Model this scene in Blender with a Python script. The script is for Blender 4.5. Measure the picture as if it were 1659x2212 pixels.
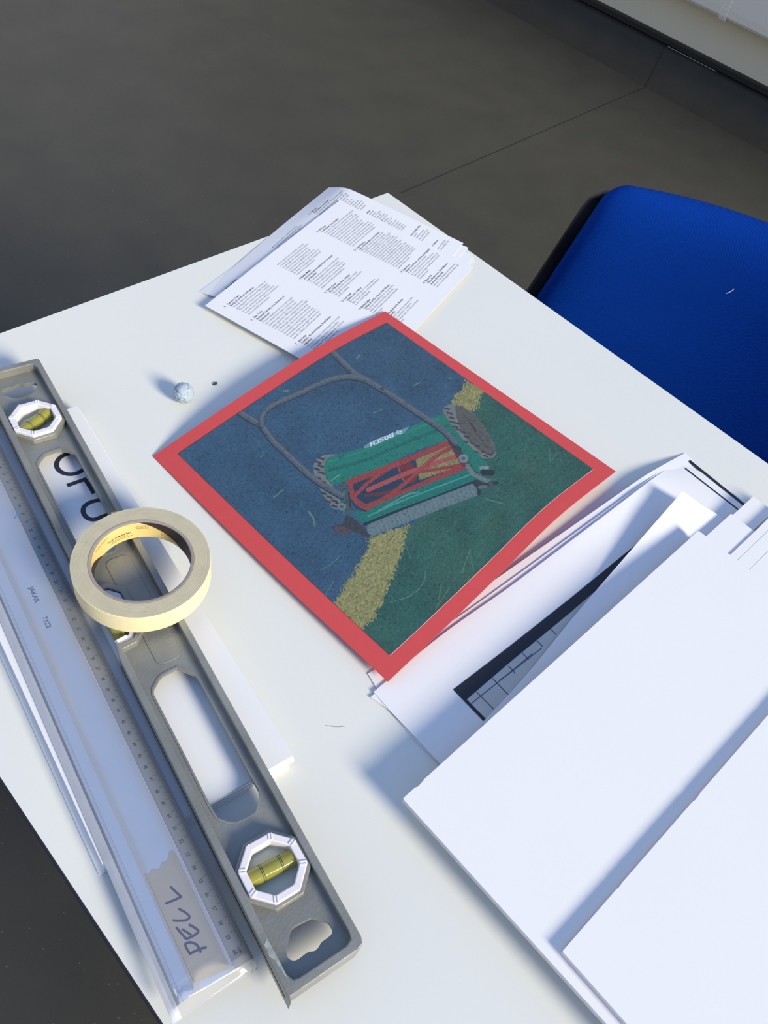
import bpy, bmesh, math, random
import numpy as np
from mathutils import Vector, Matrix, noise as mnoise
from mathutils.geometry import tessellate_polygon

random.seed(7)
rng = np.random.default_rng(7)
for o in list(bpy.data.objects):
    bpy.data.objects.remove(o)
S = bpy.context.scene
COL = S.collection

# ------------------------------------------------------------------ camera, sky, sun, exposure
W, H, F = 1659.0, 2212.0, 1802.335
TZ = 0.73                                   # height of the table top above the floor
RIGHT = np.array([0.72367516, -0.67418726, 0.14753235])
DOWN = np.array([-0.45880670, -0.62967068, -0.62690609])
FWD = np.array([0.51554890, 0.38598754, -0.76499866])
CAM = np.array([-0.80968122, -0.72736192, 0.61052827 + TZ])
cd = bpy.data.cameras.new('camera'); cam = bpy.data.objects.new('camera', cd); COL.objects.link(cam)
cd.sensor_fit = 'VERTICAL'; cd.sensor_height = 36.0; cd.lens = F / H * 36.0
cd.clip_start = 0.02; cd.clip_end = 60
m = Matrix.Identity(4)
for i in range(3):
    m[i][0] = RIGHT[i]; m[i][1] = -DOWN[i]; m[i][2] = -FWD[i]; m[i][3] = CAM[i]
cam.matrix_world = m
S.camera = cam

S.view_settings.view_transform = 'Standard'; S.view_settings.look = 'None'
S.view_settings.gamma = 1.0; S.view_settings.use_curve_mapping = False
S.view_settings.exposure = -0.03
S.cycles.max_bounces = 10; S.cycles.transparent_max_bounces = 16
S.cycles.caustics_reflective = False; S.cycles.caustics_refractive = False

SKY = (0.215, 0.37, 0.755)                    # cool daylight from overhead and the window side
ROOM = (0.78, 0.73, 0.60)                 # dim interior towards the far walls
wd = bpy.data.worlds.new('daylight'); S.world = wd; wd.use_nodes = True
nt = wd.node_tree; nt.nodes.clear()
tc = nt.nodes.new('ShaderNodeTexCoord')
dp = nt.nodes.new('ShaderNodeVectorMath'); dp.operation = 'DOT_PRODUCT'
dp.inputs[1].default_value = (0.20, -0.55, 0.81)
mr = nt.nodes.new('ShaderNodeMapRange'); mr.inputs[1].default_value = -0.30; mr.inputs[2].default_value = 0.35
mx = nt.nodes.new('ShaderNodeMix'); mx.data_type = 'RGBA'
mx.inputs[6].default_value = (*ROOM, 1); mx.inputs[7].default_value = (*SKY, 1)
bg = nt.nodes.new('ShaderNodeBackground'); bg.inputs[1].default_value = 1.0
ow = nt.nodes.new('ShaderNodeOutputWorld')
nt.links.new(tc.outputs['Generated'], dp.inputs[0]); nt.links.new(dp.outputs['Value'], mr.inputs[0])
nt.links.new(mr.outputs[0], mx.inputs[0]); nt.links.new(mx.outputs[2], bg.inputs[0]); nt.links.new(bg.outputs[0], ow.inputs[0])

sd = bpy.data.lights.new('low_sun', 'SUN'); sun = bpy.data.objects.new('low_sun', sd); COL.objects.link(sun)
sd.energy = 4.9; sd.color = (1.0, 0.91, 0.72); sd.angle = 0.27
sun.location = (0.4, -4.0, 3.0)
sun.rotation_euler = Vector((-0.09, 1.0, -0.49)).to_track_quat('-Z', 'Y').to_euler()

# ------------------------------------------------------------------ helpers
def lin(c):
    c = np.asarray(c, float) / 255.0
    return np.where(c <= 0.04045, c / 12.92, ((c + 0.055) / 1.055) ** 2.4)

def at(px, py, h=0.0):
    """point of the place seen at photo position (px, py), h above the table top"""
    r = RIGHT * ((px - W / 2) / F) + DOWN * ((py - H / 2) / F) + FWD
    return CAM + r * ((TZ + h - CAM[2]) / r[2])

def at_x(px, py, x):
    r = RIGHT * ((px - W / 2) / F) + DOWN * ((py - H / 2) / F) + FWD
    return CAM + r * ((x - CAM[0]) / r[0])

def proj(P):
    d = P - CAM
    z = d @ FWD
    return np.stack([d @ RIGHT / z * F + W / 2, d @ DOWN / z * F + H / 2], -1)

def mat(name, rgb, rough=0.5, metal=0.0, spec=0.5, var=0.06, scale=40.0, bump=0.0, bscale=None, attr=None, detail=3.0):
    """principled material whose colour and grain come from noise nodes"""
    mt = bpy.data.materials.new(name); mt.use_nodes = True
    t = mt.node_tree; b = t.nodes['Principled BSDF']
    b.inputs['Roughness'].default_value = rough; b.inputs['Metallic'].default_value = metal
    b.inputs['Specular IOR Level'].default_value = spec
    co = t.nodes.new('ShaderNodeTexCoord')
    nz = t.nodes.new('ShaderNodeTexNoise'); nz.inputs['Scale'].default_value = scale; nz.inputs['Detail'].default_value = detail
    t.links.new(co.outputs['Object'], nz.inputs['Vector'])
    mp = t.nodes.new('ShaderNodeMapRange'); mp.inputs[1].default_value = 0.25; mp.inputs[2].default_value = 0.75
    mp.inputs[3].default_value = 1 - var; mp.inputs[4].default_value = 1 + var
    t.links.new(nz.outputs['Fac'], mp.inputs[0])
    mul = t.nodes.new('ShaderNodeVectorMath'); mul.operation = 'SCALE'
    if attr:
        a = t.nodes.new('ShaderNodeAttribute'); a.attribute_name = attr
        t.links.new(a.outputs['Color'], mul.inputs[0])
    else:
        mul.inputs[0].default_value = tuple(lin(rgb))
    t.links.new(mp.outputs[0], mul.inputs['Scale']); t.links.new(mul.outputs[0], b.inputs['Base Color'])
    if bump:
        n2 = t.nodes.new('ShaderNodeTexNoise'); n2.inputs['Scale'].default_value = bscale or scale * 4; n2.inputs['Detail'].default_value = 2
        t.links.new(co.outputs['Object'], n2.inputs['Vector'])
        bp = t.nodes.new('ShaderNodeBump'); bp.inputs['Strength'].default_value = bump; bp.inputs['Distance'].default_value = 0.001
        t.links.new(n2.outputs['Fac'], bp.inputs['Height']); t.links.new(bp.outputs[0], b.inputs['Normal'])
    return mt

def clear_mat(name, tint, glossy, white, rough=0.08):
    """thin clear plastic: mostly transparent with a sheen and a little haze"""
    mt = bpy.data.materials.new(name); mt.use_nodes = True
    t = mt.node_tree; t.nodes.clear()
    out = t.nodes.new('ShaderNodeOutputMaterial')
    tr = t.nodes.new('ShaderNodeBsdfTransparent'); tr.inputs[0].default_value = (*tint, 1)
    gl = t.nodes.new('ShaderNodeBsdfGlossy'); gl.inputs['Roughness'].default_value = rough
    di = t.nodes.new('ShaderNodeBsdfDiffuse'); di.inputs[0].default_value = (0.85, 0.85, 0.88, 1)
    fr = t.nodes.new('ShaderNodeFresnel'); fr.inputs[0].default_value = 1.4
    nz = t.nodes.new('ShaderNodeTexNoise'); nz.inputs['Scale'].default_value = 90
    co = t.nodes.new('ShaderNodeTexCoord'); t.links.new(co.outputs['Object'], nz.inputs['Vector'])
    ma = t.nodes.new('ShaderNodeMath'); ma.operation = 'MULTIPLY'; ma.inputs[1].default_value = glossy
    t.links.new(fr.outputs[0], ma.inputs[0])
    mh = t.nodes.new('ShaderNodeMath'); mh.operation = 'MULTIPLY'; mh.inputs[1].default_value = white
    vr = t.nodes.new('ShaderNodeMapRange'); vr.inputs[3].default_value = 0.88; vr.inputs[4].default_value = 1.12
    t.links.new(nz.outputs['Fac'], vr.inputs[0]); t.links.new(vr.outputs[0], mh.inputs[0])
    m1 = t.nodes.new('ShaderNodeMixShader'); m2 = t.nodes.new('ShaderNodeMixShader')
    t.links.new(mh.outputs[0], m1.inputs[0]); t.links.new(tr.outputs[0], m1.inputs[1]); t.links.new(di.outputs[0], m1.inputs[2])
    t.links.new(ma.outputs[0], m2.inputs[0]); t.links.new(m1.outputs[0], m2.inputs[1]); t.links.new(gl.outputs[0], m2.inputs[2])
    t.links.new(m2.outputs[0], out.inputs[0])
    return mt

def obj(name, verts, faces, mt, parent=None, smooth=False, bevel=0.0, seg=2, kind=None, angle=35):
    """one mesh object from world-space vertices; stored relative to its own base or its parent"""
    V = np.asarray(verts, float).reshape(-1, 3)
    if parent is not None:
        base = np.array(parent['base'][:])
    else:
        lo, hi = V.min(0), V.max(0); base = np.array([(lo[0] + hi[0]) / 2, (lo[1] + hi[1]) / 2, lo[2]])
    me = bpy.data.meshes.new(name)
    me.from_pydata([tuple(v) for v in (V - base)], [], [tuple(int(i) for i in f) for f in faces])
    me.validate(); me.update()
    if smooth:
        me.polygons.foreach_set('use_smooth', [True] * len(me.polygons))
    if mt is not None:
        me.materials.append(mt)
    o = bpy.data.objects.new(name, me); COL.objects.link(o)
    o['base'] = [float(b) for b in base]
    if parent is not None:
        o.parent = parent
    else:
        o.location = base
    if bevel:
        bv = o.modifiers.new('bevel', 'BEVEL'); bv.width = bevel; bv.segments = seg; bv.limit_method = 'ANGLE'; bv.angle_limit = math.radians(angle)
    if kind:
        o['kind'] = kind
    return o

def thing(name, base, label, cat, group=None):
    o = bpy.data.objects.new(name, None); COL.objects.link(o); o.location = base; o.empty_display_size = 0.05
    o['base'] = [float(b) for b in base]
    return tag(o, label, cat, group)

def tag(o, label, cat, group=None):
    o['label'] = label; o['category'] = cat
    if group:
        o['group'] = group
    return o

class MB:
    """collects simple shapes into one vertex and face list"""
    def __init__(s): s.v = []; s.f = []
    def add(s, v, f):
        k = len(s.v); s.v += [tuple(float(c) for c in p) for p in v]; s.f += [tuple(i + k for i in q) for q in f]; return s
    def box(s, lo, hi, fr=None):
        p = [(x, y, z) for z in (lo[2], hi[2]) for y in (lo[1], hi[1]) for x in (lo[0], hi[0])]
        if fr: p = [fr(*q) for q in p]
        return s.add(p, [(0, 2, 3, 1), (4, 5, 7, 6), (0, 1, 5, 4), (2, 6, 7, 3), (0, 4, 6, 2), (1, 3, 7, 5)])
    def prism(s, outer, z0, z1, holes=(), fr=None):
        """flat plate with holes between heights z0 and z1; fr maps (a, b, z) to the world"""
        loops = [list(outer)] + [list(h) for h in holes]
        pts = [p for l in loops for p in l]; n = len(pts)
        tri = tessellate_polygon([[Vector((p[0], p[1], 0)) for p in l] for l in loops])
        v = [(p[0], p[1], z1) for p in pts] + [(p[0], p[1], z0) for p in pts]
        if fr: v = [fr(*q) for q in v]
        f = [tuple(t) for t in tri] + [tuple(i + n for i in reversed(t)) for t in tri]
        k = 0
        for l in loops:
            c = len(l)
            f += [(k + i, k + (i + 1) % c, n + k + (i + 1) % c, n + k + i) for i in range(c)]
            k += c
        return s.add(v, f)
    def tube(s, pts, r, n=10, cap=True):
        pts = [np.array(p, float) for p in pts]; rings = []
        for i, p in enumerate(pts):
            d = pts[min(i + 1, len(pts) - 1)] - pts[max(i - 1, 0)]; d /= np.linalg.norm(d)
            a = np.cross(d, (0, 0, 1.0)); a = a if np.linalg.norm(a) > 1e-3 else np.array([1.0, 0, 0]); a /= np.linalg.norm(a); b = np.cross(d, a)
            rr = r[i] if hasattr(r, '__len__') else r
            rings += [p + rr * (a * math.cos(2 * math.pi * k / n) + b * math.sin(2 * math.pi * k / n)) for k in range(n)]
        f = [(i * n + k, i * n + (k + 1) % n, (i + 1) * n + (k + 1) % n, (i + 1) * n + k) for i in range(len(pts) - 1) for k in range(n)]
        if cap: f += [tuple(reversed(range(n))), tuple(range((len(pts) - 1) * n, len(pts) * n))]
        return s.add(rings, f)
    def lathe(s, prof, c, n=96):
        """closed profile of (radius, height) swept round a vertical axis at c"""
        k = len(prof)
        v = [(c[0] + r * math.cos(2 * math.pi * i / n), c[1] + r * math.sin(2 * math.pi * i / n), c[2] + z) for i in range(n) for r, z in prof]
        f = [(i * k + j, ((i + 1) % n) * k + j, ((i + 1) % n) * k + (j + 1) % k, i * k + (j + 1) % k) for i in range(n) for j in range(k)]
        return s.add(v, f)
    def make(s, name, mt, parent=None, **k):
        return obj(name, s.v, s.f, mt, parent, **k)

def fix_normals(o):
    bm = bmesh.new(); bm.from_mesh(o.data); bmesh.ops.recalc_face_normals(bm, faces=bm.faces); bm.to_mesh(o.data); bm.free(); return o

class Surf:
    """smooth sheet through a net of points; u runs along a row, v from row to row"""
    def __init__(s, net):
        s.N = np.array(net, float)
    @staticmethod
    def basis(t, n):
        t = np.asarray(t, float) * (n - 1); i = np.clip(np.floor(t).astype(int), 0, n - 2); x = t - i
        Wt = np.zeros((len(t), n)); r = np.arange(len(t))
        w = [-0.5 * x + x * x - 0.5 * x ** 3, 1 - 2.5 * x * x + 1.5 * x ** 3, 0.5 * x + 2 * x * x - 1.5 * x ** 3, -0.5 * x * x + 0.5 * x ** 3]
        for k in range(4):
            j = i + k - 1
            lo = j < 0; hi = j > n - 1; ok = ~(lo | hi)
            np.add.at(Wt, (r[ok], j[ok]), w[k][ok])
            if lo.any(): np.add.at(Wt, (r[lo], 0), 2 * w[k][lo]); np.add.at(Wt, (r[lo], 1), -w[k][lo])
            if hi.any(): np.add.at(Wt, (r[hi], n - 1), 2 * w[k][hi]); np.add.at(Wt, (r[hi], n - 2), -w[k][hi])
        return Wt
    def __call__(s, u, v):
        u = np.atleast_1d(np.asarray(u, float)); v = np.atleast_1d(np.asarray(v, float))
        bu = s.basis(u, s.N.shape[1]); bv = s.basis(v, s.N.shape[0])
        return np.einsum('pi,pj,ijk->pk', bv, bu, s.N)
    def normal(s, u, v):
        e = 1e-3
        n = np.cross(s(u + e, v) - s(u - e, v), s(u, v + e) - s(u, v - e)); n /= np.linalg.norm(n, axis=1)[:, None]
        return n * np.sign(n[:, 2:3])
    def inv(s, px, py):
        q = np.stack([np.atleast_1d(px), np.atleast_1d(py)], -1).astype(float)
        u = np.full(len(q), .5); v = u.copy(); e = 1e-4
        for _ in range(14):
            r = proj(s(u, v)) - q
            a = (proj(s(u + e, v)) - proj(s(u - e, v))) / (2 * e); b = (proj(s(u, v + e)) - proj(s(u, v - e))) / (2 * e)
            det = a[:, 0] * b[:, 1] - a[:, 1] * b[:, 0]
            u = np.clip(u - np.clip((r[:, 0] * b[:, 1] - r[:, 1] * b[:, 0]) / det, -.3, .3), -.3, 1.3)
            v = np.clip(v - np.clip((a[:, 0] * r[:, 1] - a[:, 1] * r[:, 0]) / det, -.3, .3), -.3, 1.3)
        return u, v
    def on(s, px, py, eps=0.0):
        u, v = s.inv(px, py); return s(u, v) + s.normal(u, v) * eps
    def mesh(s, name, mt, nu, nv, th=0.0003, parent=None, u0=0, u1=1, v0=0, v1=1, lift=0.0):
        U, V = np.meshgrid(np.linspace(u0, u1, nu), np.linspace(v0, v1, nv)); U = U.ravel(); V = V.ravel()
        P = s(U, V); N = s.normal(U, V); top = P + N * lift; bot = P + N * (lift - th); n = nu * nv
        f = []
        for j in range(nv - 1):
            for i in range(nu - 1):
                a = j * nu + i; f += [(a, a + 1, a + nu + 1, a + nu), (n + a, n + a + nu, n + a + nu + 1, n + a + 1)]
        rim = list(range(nu)) + [j * nu + nu - 1 for j in range(1, nv)] + [(nv - 1) * nu + i for i in range(nu - 2, -1, -1)] + [j * nu for j in range(nv - 2, 0, -1)]
        f += [(rim[i], rim[(i + 1) % len(rim)], n + rim[(i + 1) % len(rim)], n + rim[i]) for i in range(len(rim))]
        o = obj(name, np.vstack([top, bot]), f, mt, parent, smooth=True)
        fix_normals(o)
        ed = o.modifiers.new('split', 'EDGE_SPLIT'); ed.split_angle = math.radians(60)
        return o

def dense(pts, step=6.0):
    out = []
    for a, b in zip(pts[:-1], pts[1:]):
        a = np.array(a, float); b = np.array(b, float); n = max(1, int(np.linalg.norm(b - a) / step))
        out += [a + (b - a) * k / n for k in range(n)]
    return np.array(out + [np.array(pts[-1], float)])

def smooth_line(pts, n=8):
    """open curve through the points"""
    s = Surf([[(p[0], p[1], 0) for p in pts]] * 2)
    return s(np.linspace(0, 1, n * (len(pts) - 1) + 1), np.zeros(n * (len(pts) - 1) + 1))[:, :2]

def ribbon(mb, A, B):
    """strip of quads between two rows of points"""
    n = len(A); mb.add(list(A) + list(B), [(i, i + 1, n + i + 1, n + i) for i in range(n - 1)])

def stroke2d(pts, w):
    """the two sides of a line of width w in the plane"""
    p = np.asarray(pts, float); d = np.gradient(p, axis=0); d /= np.linalg.norm(d, axis=1)[:, None] + 1e-9
    nn = np.stack([-d[:, 1], d[:, 0]], -1) * (w / 2)
    return p + nn, p - nn

# ---- lettering
_glyph = {}
def letters(txt, bold=0.0, res=2):
    """flat lettering as (points, faces), capital height 1, starting at x = 0 on the baseline"""
    key = (txt, bold, res)
    if key not in _glyph:
        c = bpy.data.curves.new('t', 'FONT'); c.body = txt; c.size = 1.0; c.resolution_u = res; c.offset = bold; c.fill_mode = 'FRONT'
        o = bpy.data.objects.new('t', c)
        COL.objects.link(o)
        dg = bpy.context.evaluated_depsgraph_get()
        me = bpy.data.meshes.new_from_object(o.evaluated_get(dg))
        V = np.array([v.co[:2] for v in me.vertices]).reshape(-1, 2) / 0.7
        Fc = [tuple(p.vertices) for p in me.polygons]
        bpy.data.objects.remove(o); bpy.data.curves.remove(c); bpy.data.meshes.remove(me)
        _glyph[key] = (V, Fc)
    return _glyph[key]

# ------------------------------------------------------------------ materials
M_floor = mat('dark_vinyl_floor', (65, 62, 53), rough=0.5, spec=0.45, var=0.14, scale=7, bump=0.25, bscale=900, detail=8)
M_cove = mat('vinyl_cove', (64, 61, 53), rough=0.6, spec=0.2, var=0.10, scale=9, bump=0.2, bscale=700, detail=6)
M_seam = mat('weld_seam', (36, 35, 32), rough=0.7)
M_black = mat('black_strip', (26, 27, 28), rough=0.55, var=0.1)
M_wall = mat('grey_wall_paint', (238, 229, 200), rough=0.7, var=0.02, scale=4, bump=0.05)
M_trunk = mat('pale_enamel', (252, 245, 226), rough=0.35, var=0.02, scale=4)
M_seal = mat('sealant', (190, 180, 160), rough=0.6)
M_table = mat('white_laminate', (230, 229, 219), rough=0.42, spec=0.4, var=0.012, scale=5)
M_band = mat('dark_edge_band', (40, 36, 48), rough=0.5)
M_leg = mat('grey_steel', (120, 122, 124), rough=0.35, metal=0.7)
M_plastic = mat('black_plastic', (18, 20, 26), rough=0.42, var=0.05)
M_paper = mat('white_paper', (236, 235, 234), rough=0.75, spec=0.25, var=0.01, scale=12, bump=0.04, bscale=60)
M_card = mat('white_card', (238, 237, 234), rough=0.65, spec=0.3, var=0.01, scale=20)
M_foam = mat('foam_board', (240, 238, 235), rough=0.6, spec=0.3, var=0.01, scale=9, bump=0.06, bscale=25)
M_core = mat('foam_core', (222, 218, 220), rough=0.9, var=0.05, scale=300)
M_ink = mat('black_ink', (44, 46, 62), rough=0.6, var=0.05)
M_greyink = mat('grey_ink', (120, 121, 140), rough=0.7, var=0.05)
M_frame = mat('printed_black', (34, 36, 44), rough=0.5, var=0.05)
M_tile = mat('printed_grey', (196, 196, 190), rough=0.6, var=0.05, scale=60)
M_tileline = mat('printed_line', (95, 100, 116), rough=0.6)
M_red = mat('red_card', (211, 82, 82), rough=0.7, spec=0.2, var=0.02, scale=150)
M_photo = mat('photographic_print', (0, 0, 0), rough=0.38, spec=0.45, var=0.03, scale=300, attr='Col')
M_edge = mat('cut_card_edge', (232, 178, 170), rough=0.7)
M_alu = mat('cast_aluminium', (144, 144, 136), rough=0.48, metal=0.3, spec=0.5, var=0.20, scale=28, bump=0.25, bscale=420, detail=7)
M_worn = mat('worn_bare_metal', (160, 166, 156), rough=0.6, metal=0.2, var=0.5, scale=240, detail=6)
M_white = mat('white_plastic', (236, 230, 230), rough=0.35, var=0.01)
M_lens = mat('lens_plastic', (222, 222, 202), rough=0.25, var=0.05)
M_vial = mat('yellow_green_vial', (150, 145, 56), rough=0.08, spec=0.7, var=0.08, scale=120)
M_bubble = mat('vial_bubble', (176, 176, 110), rough=0.1, spec=0.7)
M_tapeside = mat('tape_layers', (203, 192, 160), rough=0.7, var=0.07, scale=90)
M_tape = mat('crepe_tape', (240, 226, 178), rough=0.75, var=0.03, scale=200, bump=0.15, bscale=900)
M_corecard = mat('grey_cardboard', (160, 148, 140), rough=0.85, var=0.1, scale=300)
M_yellow = mat('yellow_core_label', (232, 206, 132), rough=0.6, var=0.04)
M_dark = mat('dark_core_label', (62, 48, 46), rough=0.6, var=0.2, scale=300)
M_rule = mat('brushed_aluminium', (236, 238, 240), rough=0.36, metal=0.42, var=0.03, scale=30)
M_scale = mat('satin_scale_face', (176, 176, 172), rough=0.42, metal=0.25, var=0.06, scale=40)
M_mark = mat('ruler_ink', (30, 34, 46), rough=0.5)
M_bluegrey = mat('faded_print', (84, 100, 150), rough=0.6)
M_label = mat('masking_label', (208, 198, 180), rough=0.7, var=0.04)
M_pen = mat('blue_pen', (72, 76, 118), rough=0.5)
M_tack = mat('blue_grey_putty', (172, 186, 196), rough=0.6, spec=0.3, var=0.08, scale=120, bump=0.2, bscale=300)
M_crumb = mat('dark_crumb', (62, 62, 70), rough=0.8)
M_sticker = mat('blue_flake', (60, 140, 200), rough=0.4)
M_sleeve = clear_mat('clear_sleeve_film', (0.98, 0.985, 1.0), 0.6, 0.085, 0.12)
M_sleeve3 = clear_mat('clear_back_film', (0.985, 0.99, 1.0), 0.1, 0.02, 0.3)
M_sleeve2 = clear_mat('folded_sleeve_film', (0.96, 0.96, 0.98), 0.9, 0.72, 0.2)

def fabric(name, rgb):
    """plain weave: two crossing sets of yarns along the seat width and height"""
    mt = mat(name, rgb, rough=0.9, spec=0.05, var=0.10, scale=260, detail=4)
    t = mt.node_tree; b = t.nodes['Principled BSDF']
    co = t.nodes.new('ShaderNodeTexCoord')
    def yarn(v, f, ph):
        d = t.nodes.new('ShaderNodeVectorMath'); d.operation = 'DOT_PRODUCT'; d.inputs[1].default_value = v
        t.links.new(co.outputs['Object'], d.inputs[0])
        k = t.nodes.new('ShaderNodeMath'); k.operation = 'MULTIPLY_ADD'; k.inputs[1].default_value = f; k.inputs[2].default_value = ph
        t.links.new(d.outputs['Value'], k.inputs[0])
        s = t.nodes.new('ShaderNodeMath'); s.operation = 'SINE'; t.links.new(k.outputs[0], s.inputs[0]); return s
    a = yarn((0.284, -0.959, 0.55), 6.2832 / 0.0021, 0); c = yarn((-0.284, 0.959, 1.0), 6.2832 / 0.0026, 1.0)
    m = t.nodes.new('ShaderNodeMath'); m.operation = 'MULTIPLY'; t.links.new(a.outputs[0], m.inputs[0]); t.links.new(c.outputs[0], m.inputs[1])
    bp = t.nodes.new('ShaderNodeBump'); bp.inputs['Strength'].default_value = 0.5; bp.inputs['Distance'].default_value = 0.0006
    t.links.new(m.outputs[0], bp.inputs['Height']); t.links.new(bp.outputs[0], b.inputs['Normal'])
    r = t.nodes.new('ShaderNodeMapRange'); r.inputs[1].default_value = -1; r.inputs[3].default_value = 0.80; r.inputs[4].default_value = 1.22
    t.links.new(m.outputs[0], r.inputs[0])
    sc = t.nodes.new('ShaderNodeVectorMath'); sc.operation = 'SCALE'
    t.links.new(b.inputs['Base Color'].links[0].from_socket, sc.inputs[0]); t.links.new(r.outputs[0], sc.inputs['Scale']); t.links.new(sc.outputs[0], b.inputs['Base Color'])
    return mt
M_fabric = fabric('blue_woven_fabric', (5, 54, 142))

# pale flecks in the floor
def flecks(mt, n):
    t = mt.node_tree; b = t.nodes['Principled BSDF']; src = b.inputs['Base Color'].links[0].from_socket
    co = t.nodes.new('ShaderNodeTexCoord'); vo = t.nodes.new('ShaderNodeTexVoronoi'); vo.inputs['Scale'].default_value = n
    t.links.new(co.outputs['Object'], vo.inputs['Vector'])
    mr = t.nodes.new('ShaderNodeMapRange'); mr.inputs[1].default_value = 0.05; mr.inputs[2].default_value = 0.09; mr.inputs[3].default_value = 0.5; mr.inputs[4].default_value = 0.0
    t.links.new(vo.outputs['Distance'], mr.inputs[0])
    mx = t.nodes.new('ShaderNodeMix'); mx.data_type = 'RGBA'; mx.inputs[7].default_value = (0.17, 0.17, 0.16, 1)
    t.links.new(mr.outputs[0], mx.inputs[0]); t.links.new(src, mx.inputs[6]); t.links.new(mx.outputs[2], b.inputs['Base Color'])
flecks(M_floor, 55)

# ------------------------------------------------------------------ setting: floor, coved skirting, wall
X0, X1, Y0, Y1 = -2.6, 2.47, -3.2, 4.6
XW = 2.665
fl = MB().box((X0, Y0, -0.05), (X1, Y1, 0.0)).make('floor', M_floor, kind='structure')
cv = MB()
prof = [(X1 - 0.001, 0.0)] + [(X1 + (XW - X1) * k / 14, 0.098 * (k / 14) ** 2.2) for k in range(15)]
A = [(x, Y0, z) for x, z in prof]; B = [(x, Y1, z) for x, z in prof]
Ab = [(x, Y0, -0.05) for x, z in prof]; Bb = [(x, Y1, -0.05) for x, z in prof]
n = len(prof)
cv.add(A + B + Ab + Bb, [(i, i + 1, n + i + 1, n + i) for i in range(n - 1)] + [(2 * n + i, 3 * n + i, 3 * n + i + 1, 2 * n + i + 1) for i in range(n - 1)] + [(n - 1, 3 * n - 1, 4 * n - 1, 2 * n - 1)])
obj('baseboard_right', cv.v, cv.f, M_cove, smooth=True, kind='structure')
tr = MB(); tr.box((XW - 0.004, Y0, 0.098), (2.70, Y1, 0.122)).make('trim_1', M_black, kind='structure', bevel=0.003)
MB().box((2.685, Y0, -0.05), (2.80, Y1, 2.4)).make('wall_right', M_wall, kind='structure')

# weld seam across the floor and up the cove
sm = MB()
pa = at(866, 417, -TZ); pb = at(1392, 189, -TZ)
line = [pa + (pb - pa) * k / 12 for k in range(13)]
ye = pb[1]
for k in range(1, 12):
    x = pb[0] + (XW - pb[0]) * k / 11
    z = 0.098 * (max(0, x - X1) / (XW - X1)) ** 2.2
    line.append(np.array([x, ye + 0.088 * (k / 11), z]))
ln = [p + np.array([0, 0.0012, 0.0012]) for p in line]; ln2 = [p + np.array([0, -0.0012, 0.0012]) for p in line]
ribbon(sm, ln, ln2)
obj('trim_2', sm.v, sm.f, M_seam, kind='structure')
sl = MB()
ribbon(sl, [np.array([XW - 0.006, y, 0.0955]) for y in (1.005, 0.9, 0.765)], [np.array([XW - 0.006, y, 0.0975]) for y in (1.005, 0.9, 0.765)])
obj('trim_3', sl.v, sl.f, M_seal, kind='structure')

# enamelled casing low on the wall
XB = 2.605
zb = TZ - 0.449; zs = zb + 0.038
yj0 = at_x(1550.6, 41, XB)[1]; yj1 = at_x(1564, 49, XB)[1]
tk = thing('wall_casing', (2.645, 0.8, zb), 'pale enamelled casing running along the wall above the dark skirting', 'casing')
def casing(y0, y1, grow=0.0):
    b = MB(); g = grow
    pr = [(2.69, zb - g), (XB + 0.016, zb - g), (XB + 0.006 - g, zb + 0.003 - g), (XB + 0.001 - g, zb + 0.012), (XB - g, zs - 0.0012), (XB + 0.0015 - g, zs - 0.0010), (XB + 0.0015 - g, zs + 0.0010), (XB - g, zs + 0.0012), (XB - g, zb + 0.5), (2.69, zb + 0.5)]
    k = len(pr)
    b.add([(x, y0, z) for x, z in pr] + [(x, y1, z) for x, z in pr],
          [(i, (i + 1) % k, k + (i + 1) % k, k + i) for i in range(k)] + [tuple(range(k)), tuple(range(2 * k - 1, k - 1, -1))])
    return b
fix_normals(casing(Y0 + 0.1, yj1 - 0.001).make('panel', M_trunk, tk))
fix_normals(casing(yj0 + 0.001, Y1 - 0.1).make('panel', M_trunk, tk))
fix_normals(casing(yj1, yj0, 0.006).make('joint_cover', M_trunk, tk, bevel=0.001))

# ------------------------------------------------------------------ table
TX0, TX1, TY0, TY1 = -0.789, 0.0, -1.62, 0.0
tb = thing('table', (TX0 / 2, TY0 / 2, 0), 'white laminate table with dark edge band carrying all the tools and papers', 'table')
MB().box((TX0 + .0012, TY0 + .0012, TZ - 0.024), (TX1 - .0012, TY1 - .0012, TZ)).make('table_top', M_table, tb)
e = MB(); e.prism([(TX0, TY0), (TX1, TY0), (TX1, TY1), (TX0, TY1)], TZ - 0.0245, TZ - 0.0006, holes=[[(TX0 + .0012, TY0 + .0012), (TX1 - .0012, TY0 + .0012), (TX1 - .0012, TY1 - .0012), (TX0 + .0012, TY1 - .0012)]])
fix_normals(e.make('edge_band', M_band, tb))
for x in (TX0 + 0.06, TX1 - 0.06):
    for y in (TY0 + 0.07, TY1 - 0.07):
        MB().box((x - .02, y - .02, 0), (x + .02, y + .02, TZ - 0.024)).make('leg', M_leg, tb, bevel=0.003)
r = MB()
for x in (TX0 + 0.06, TX1 - 0.06): r.box((x - .012, TY0 + .09, TZ - .065), (x + .012, TY1 - .09, TZ - .025))
for y in (TY0 + 0.07, TY1 - 0.07): r.box((TX0 + .08, y - .012, TZ - .065), (TX1 - .08, y + .012, TZ - .025))
r.make('under_frame', M_leg, tb)
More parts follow.
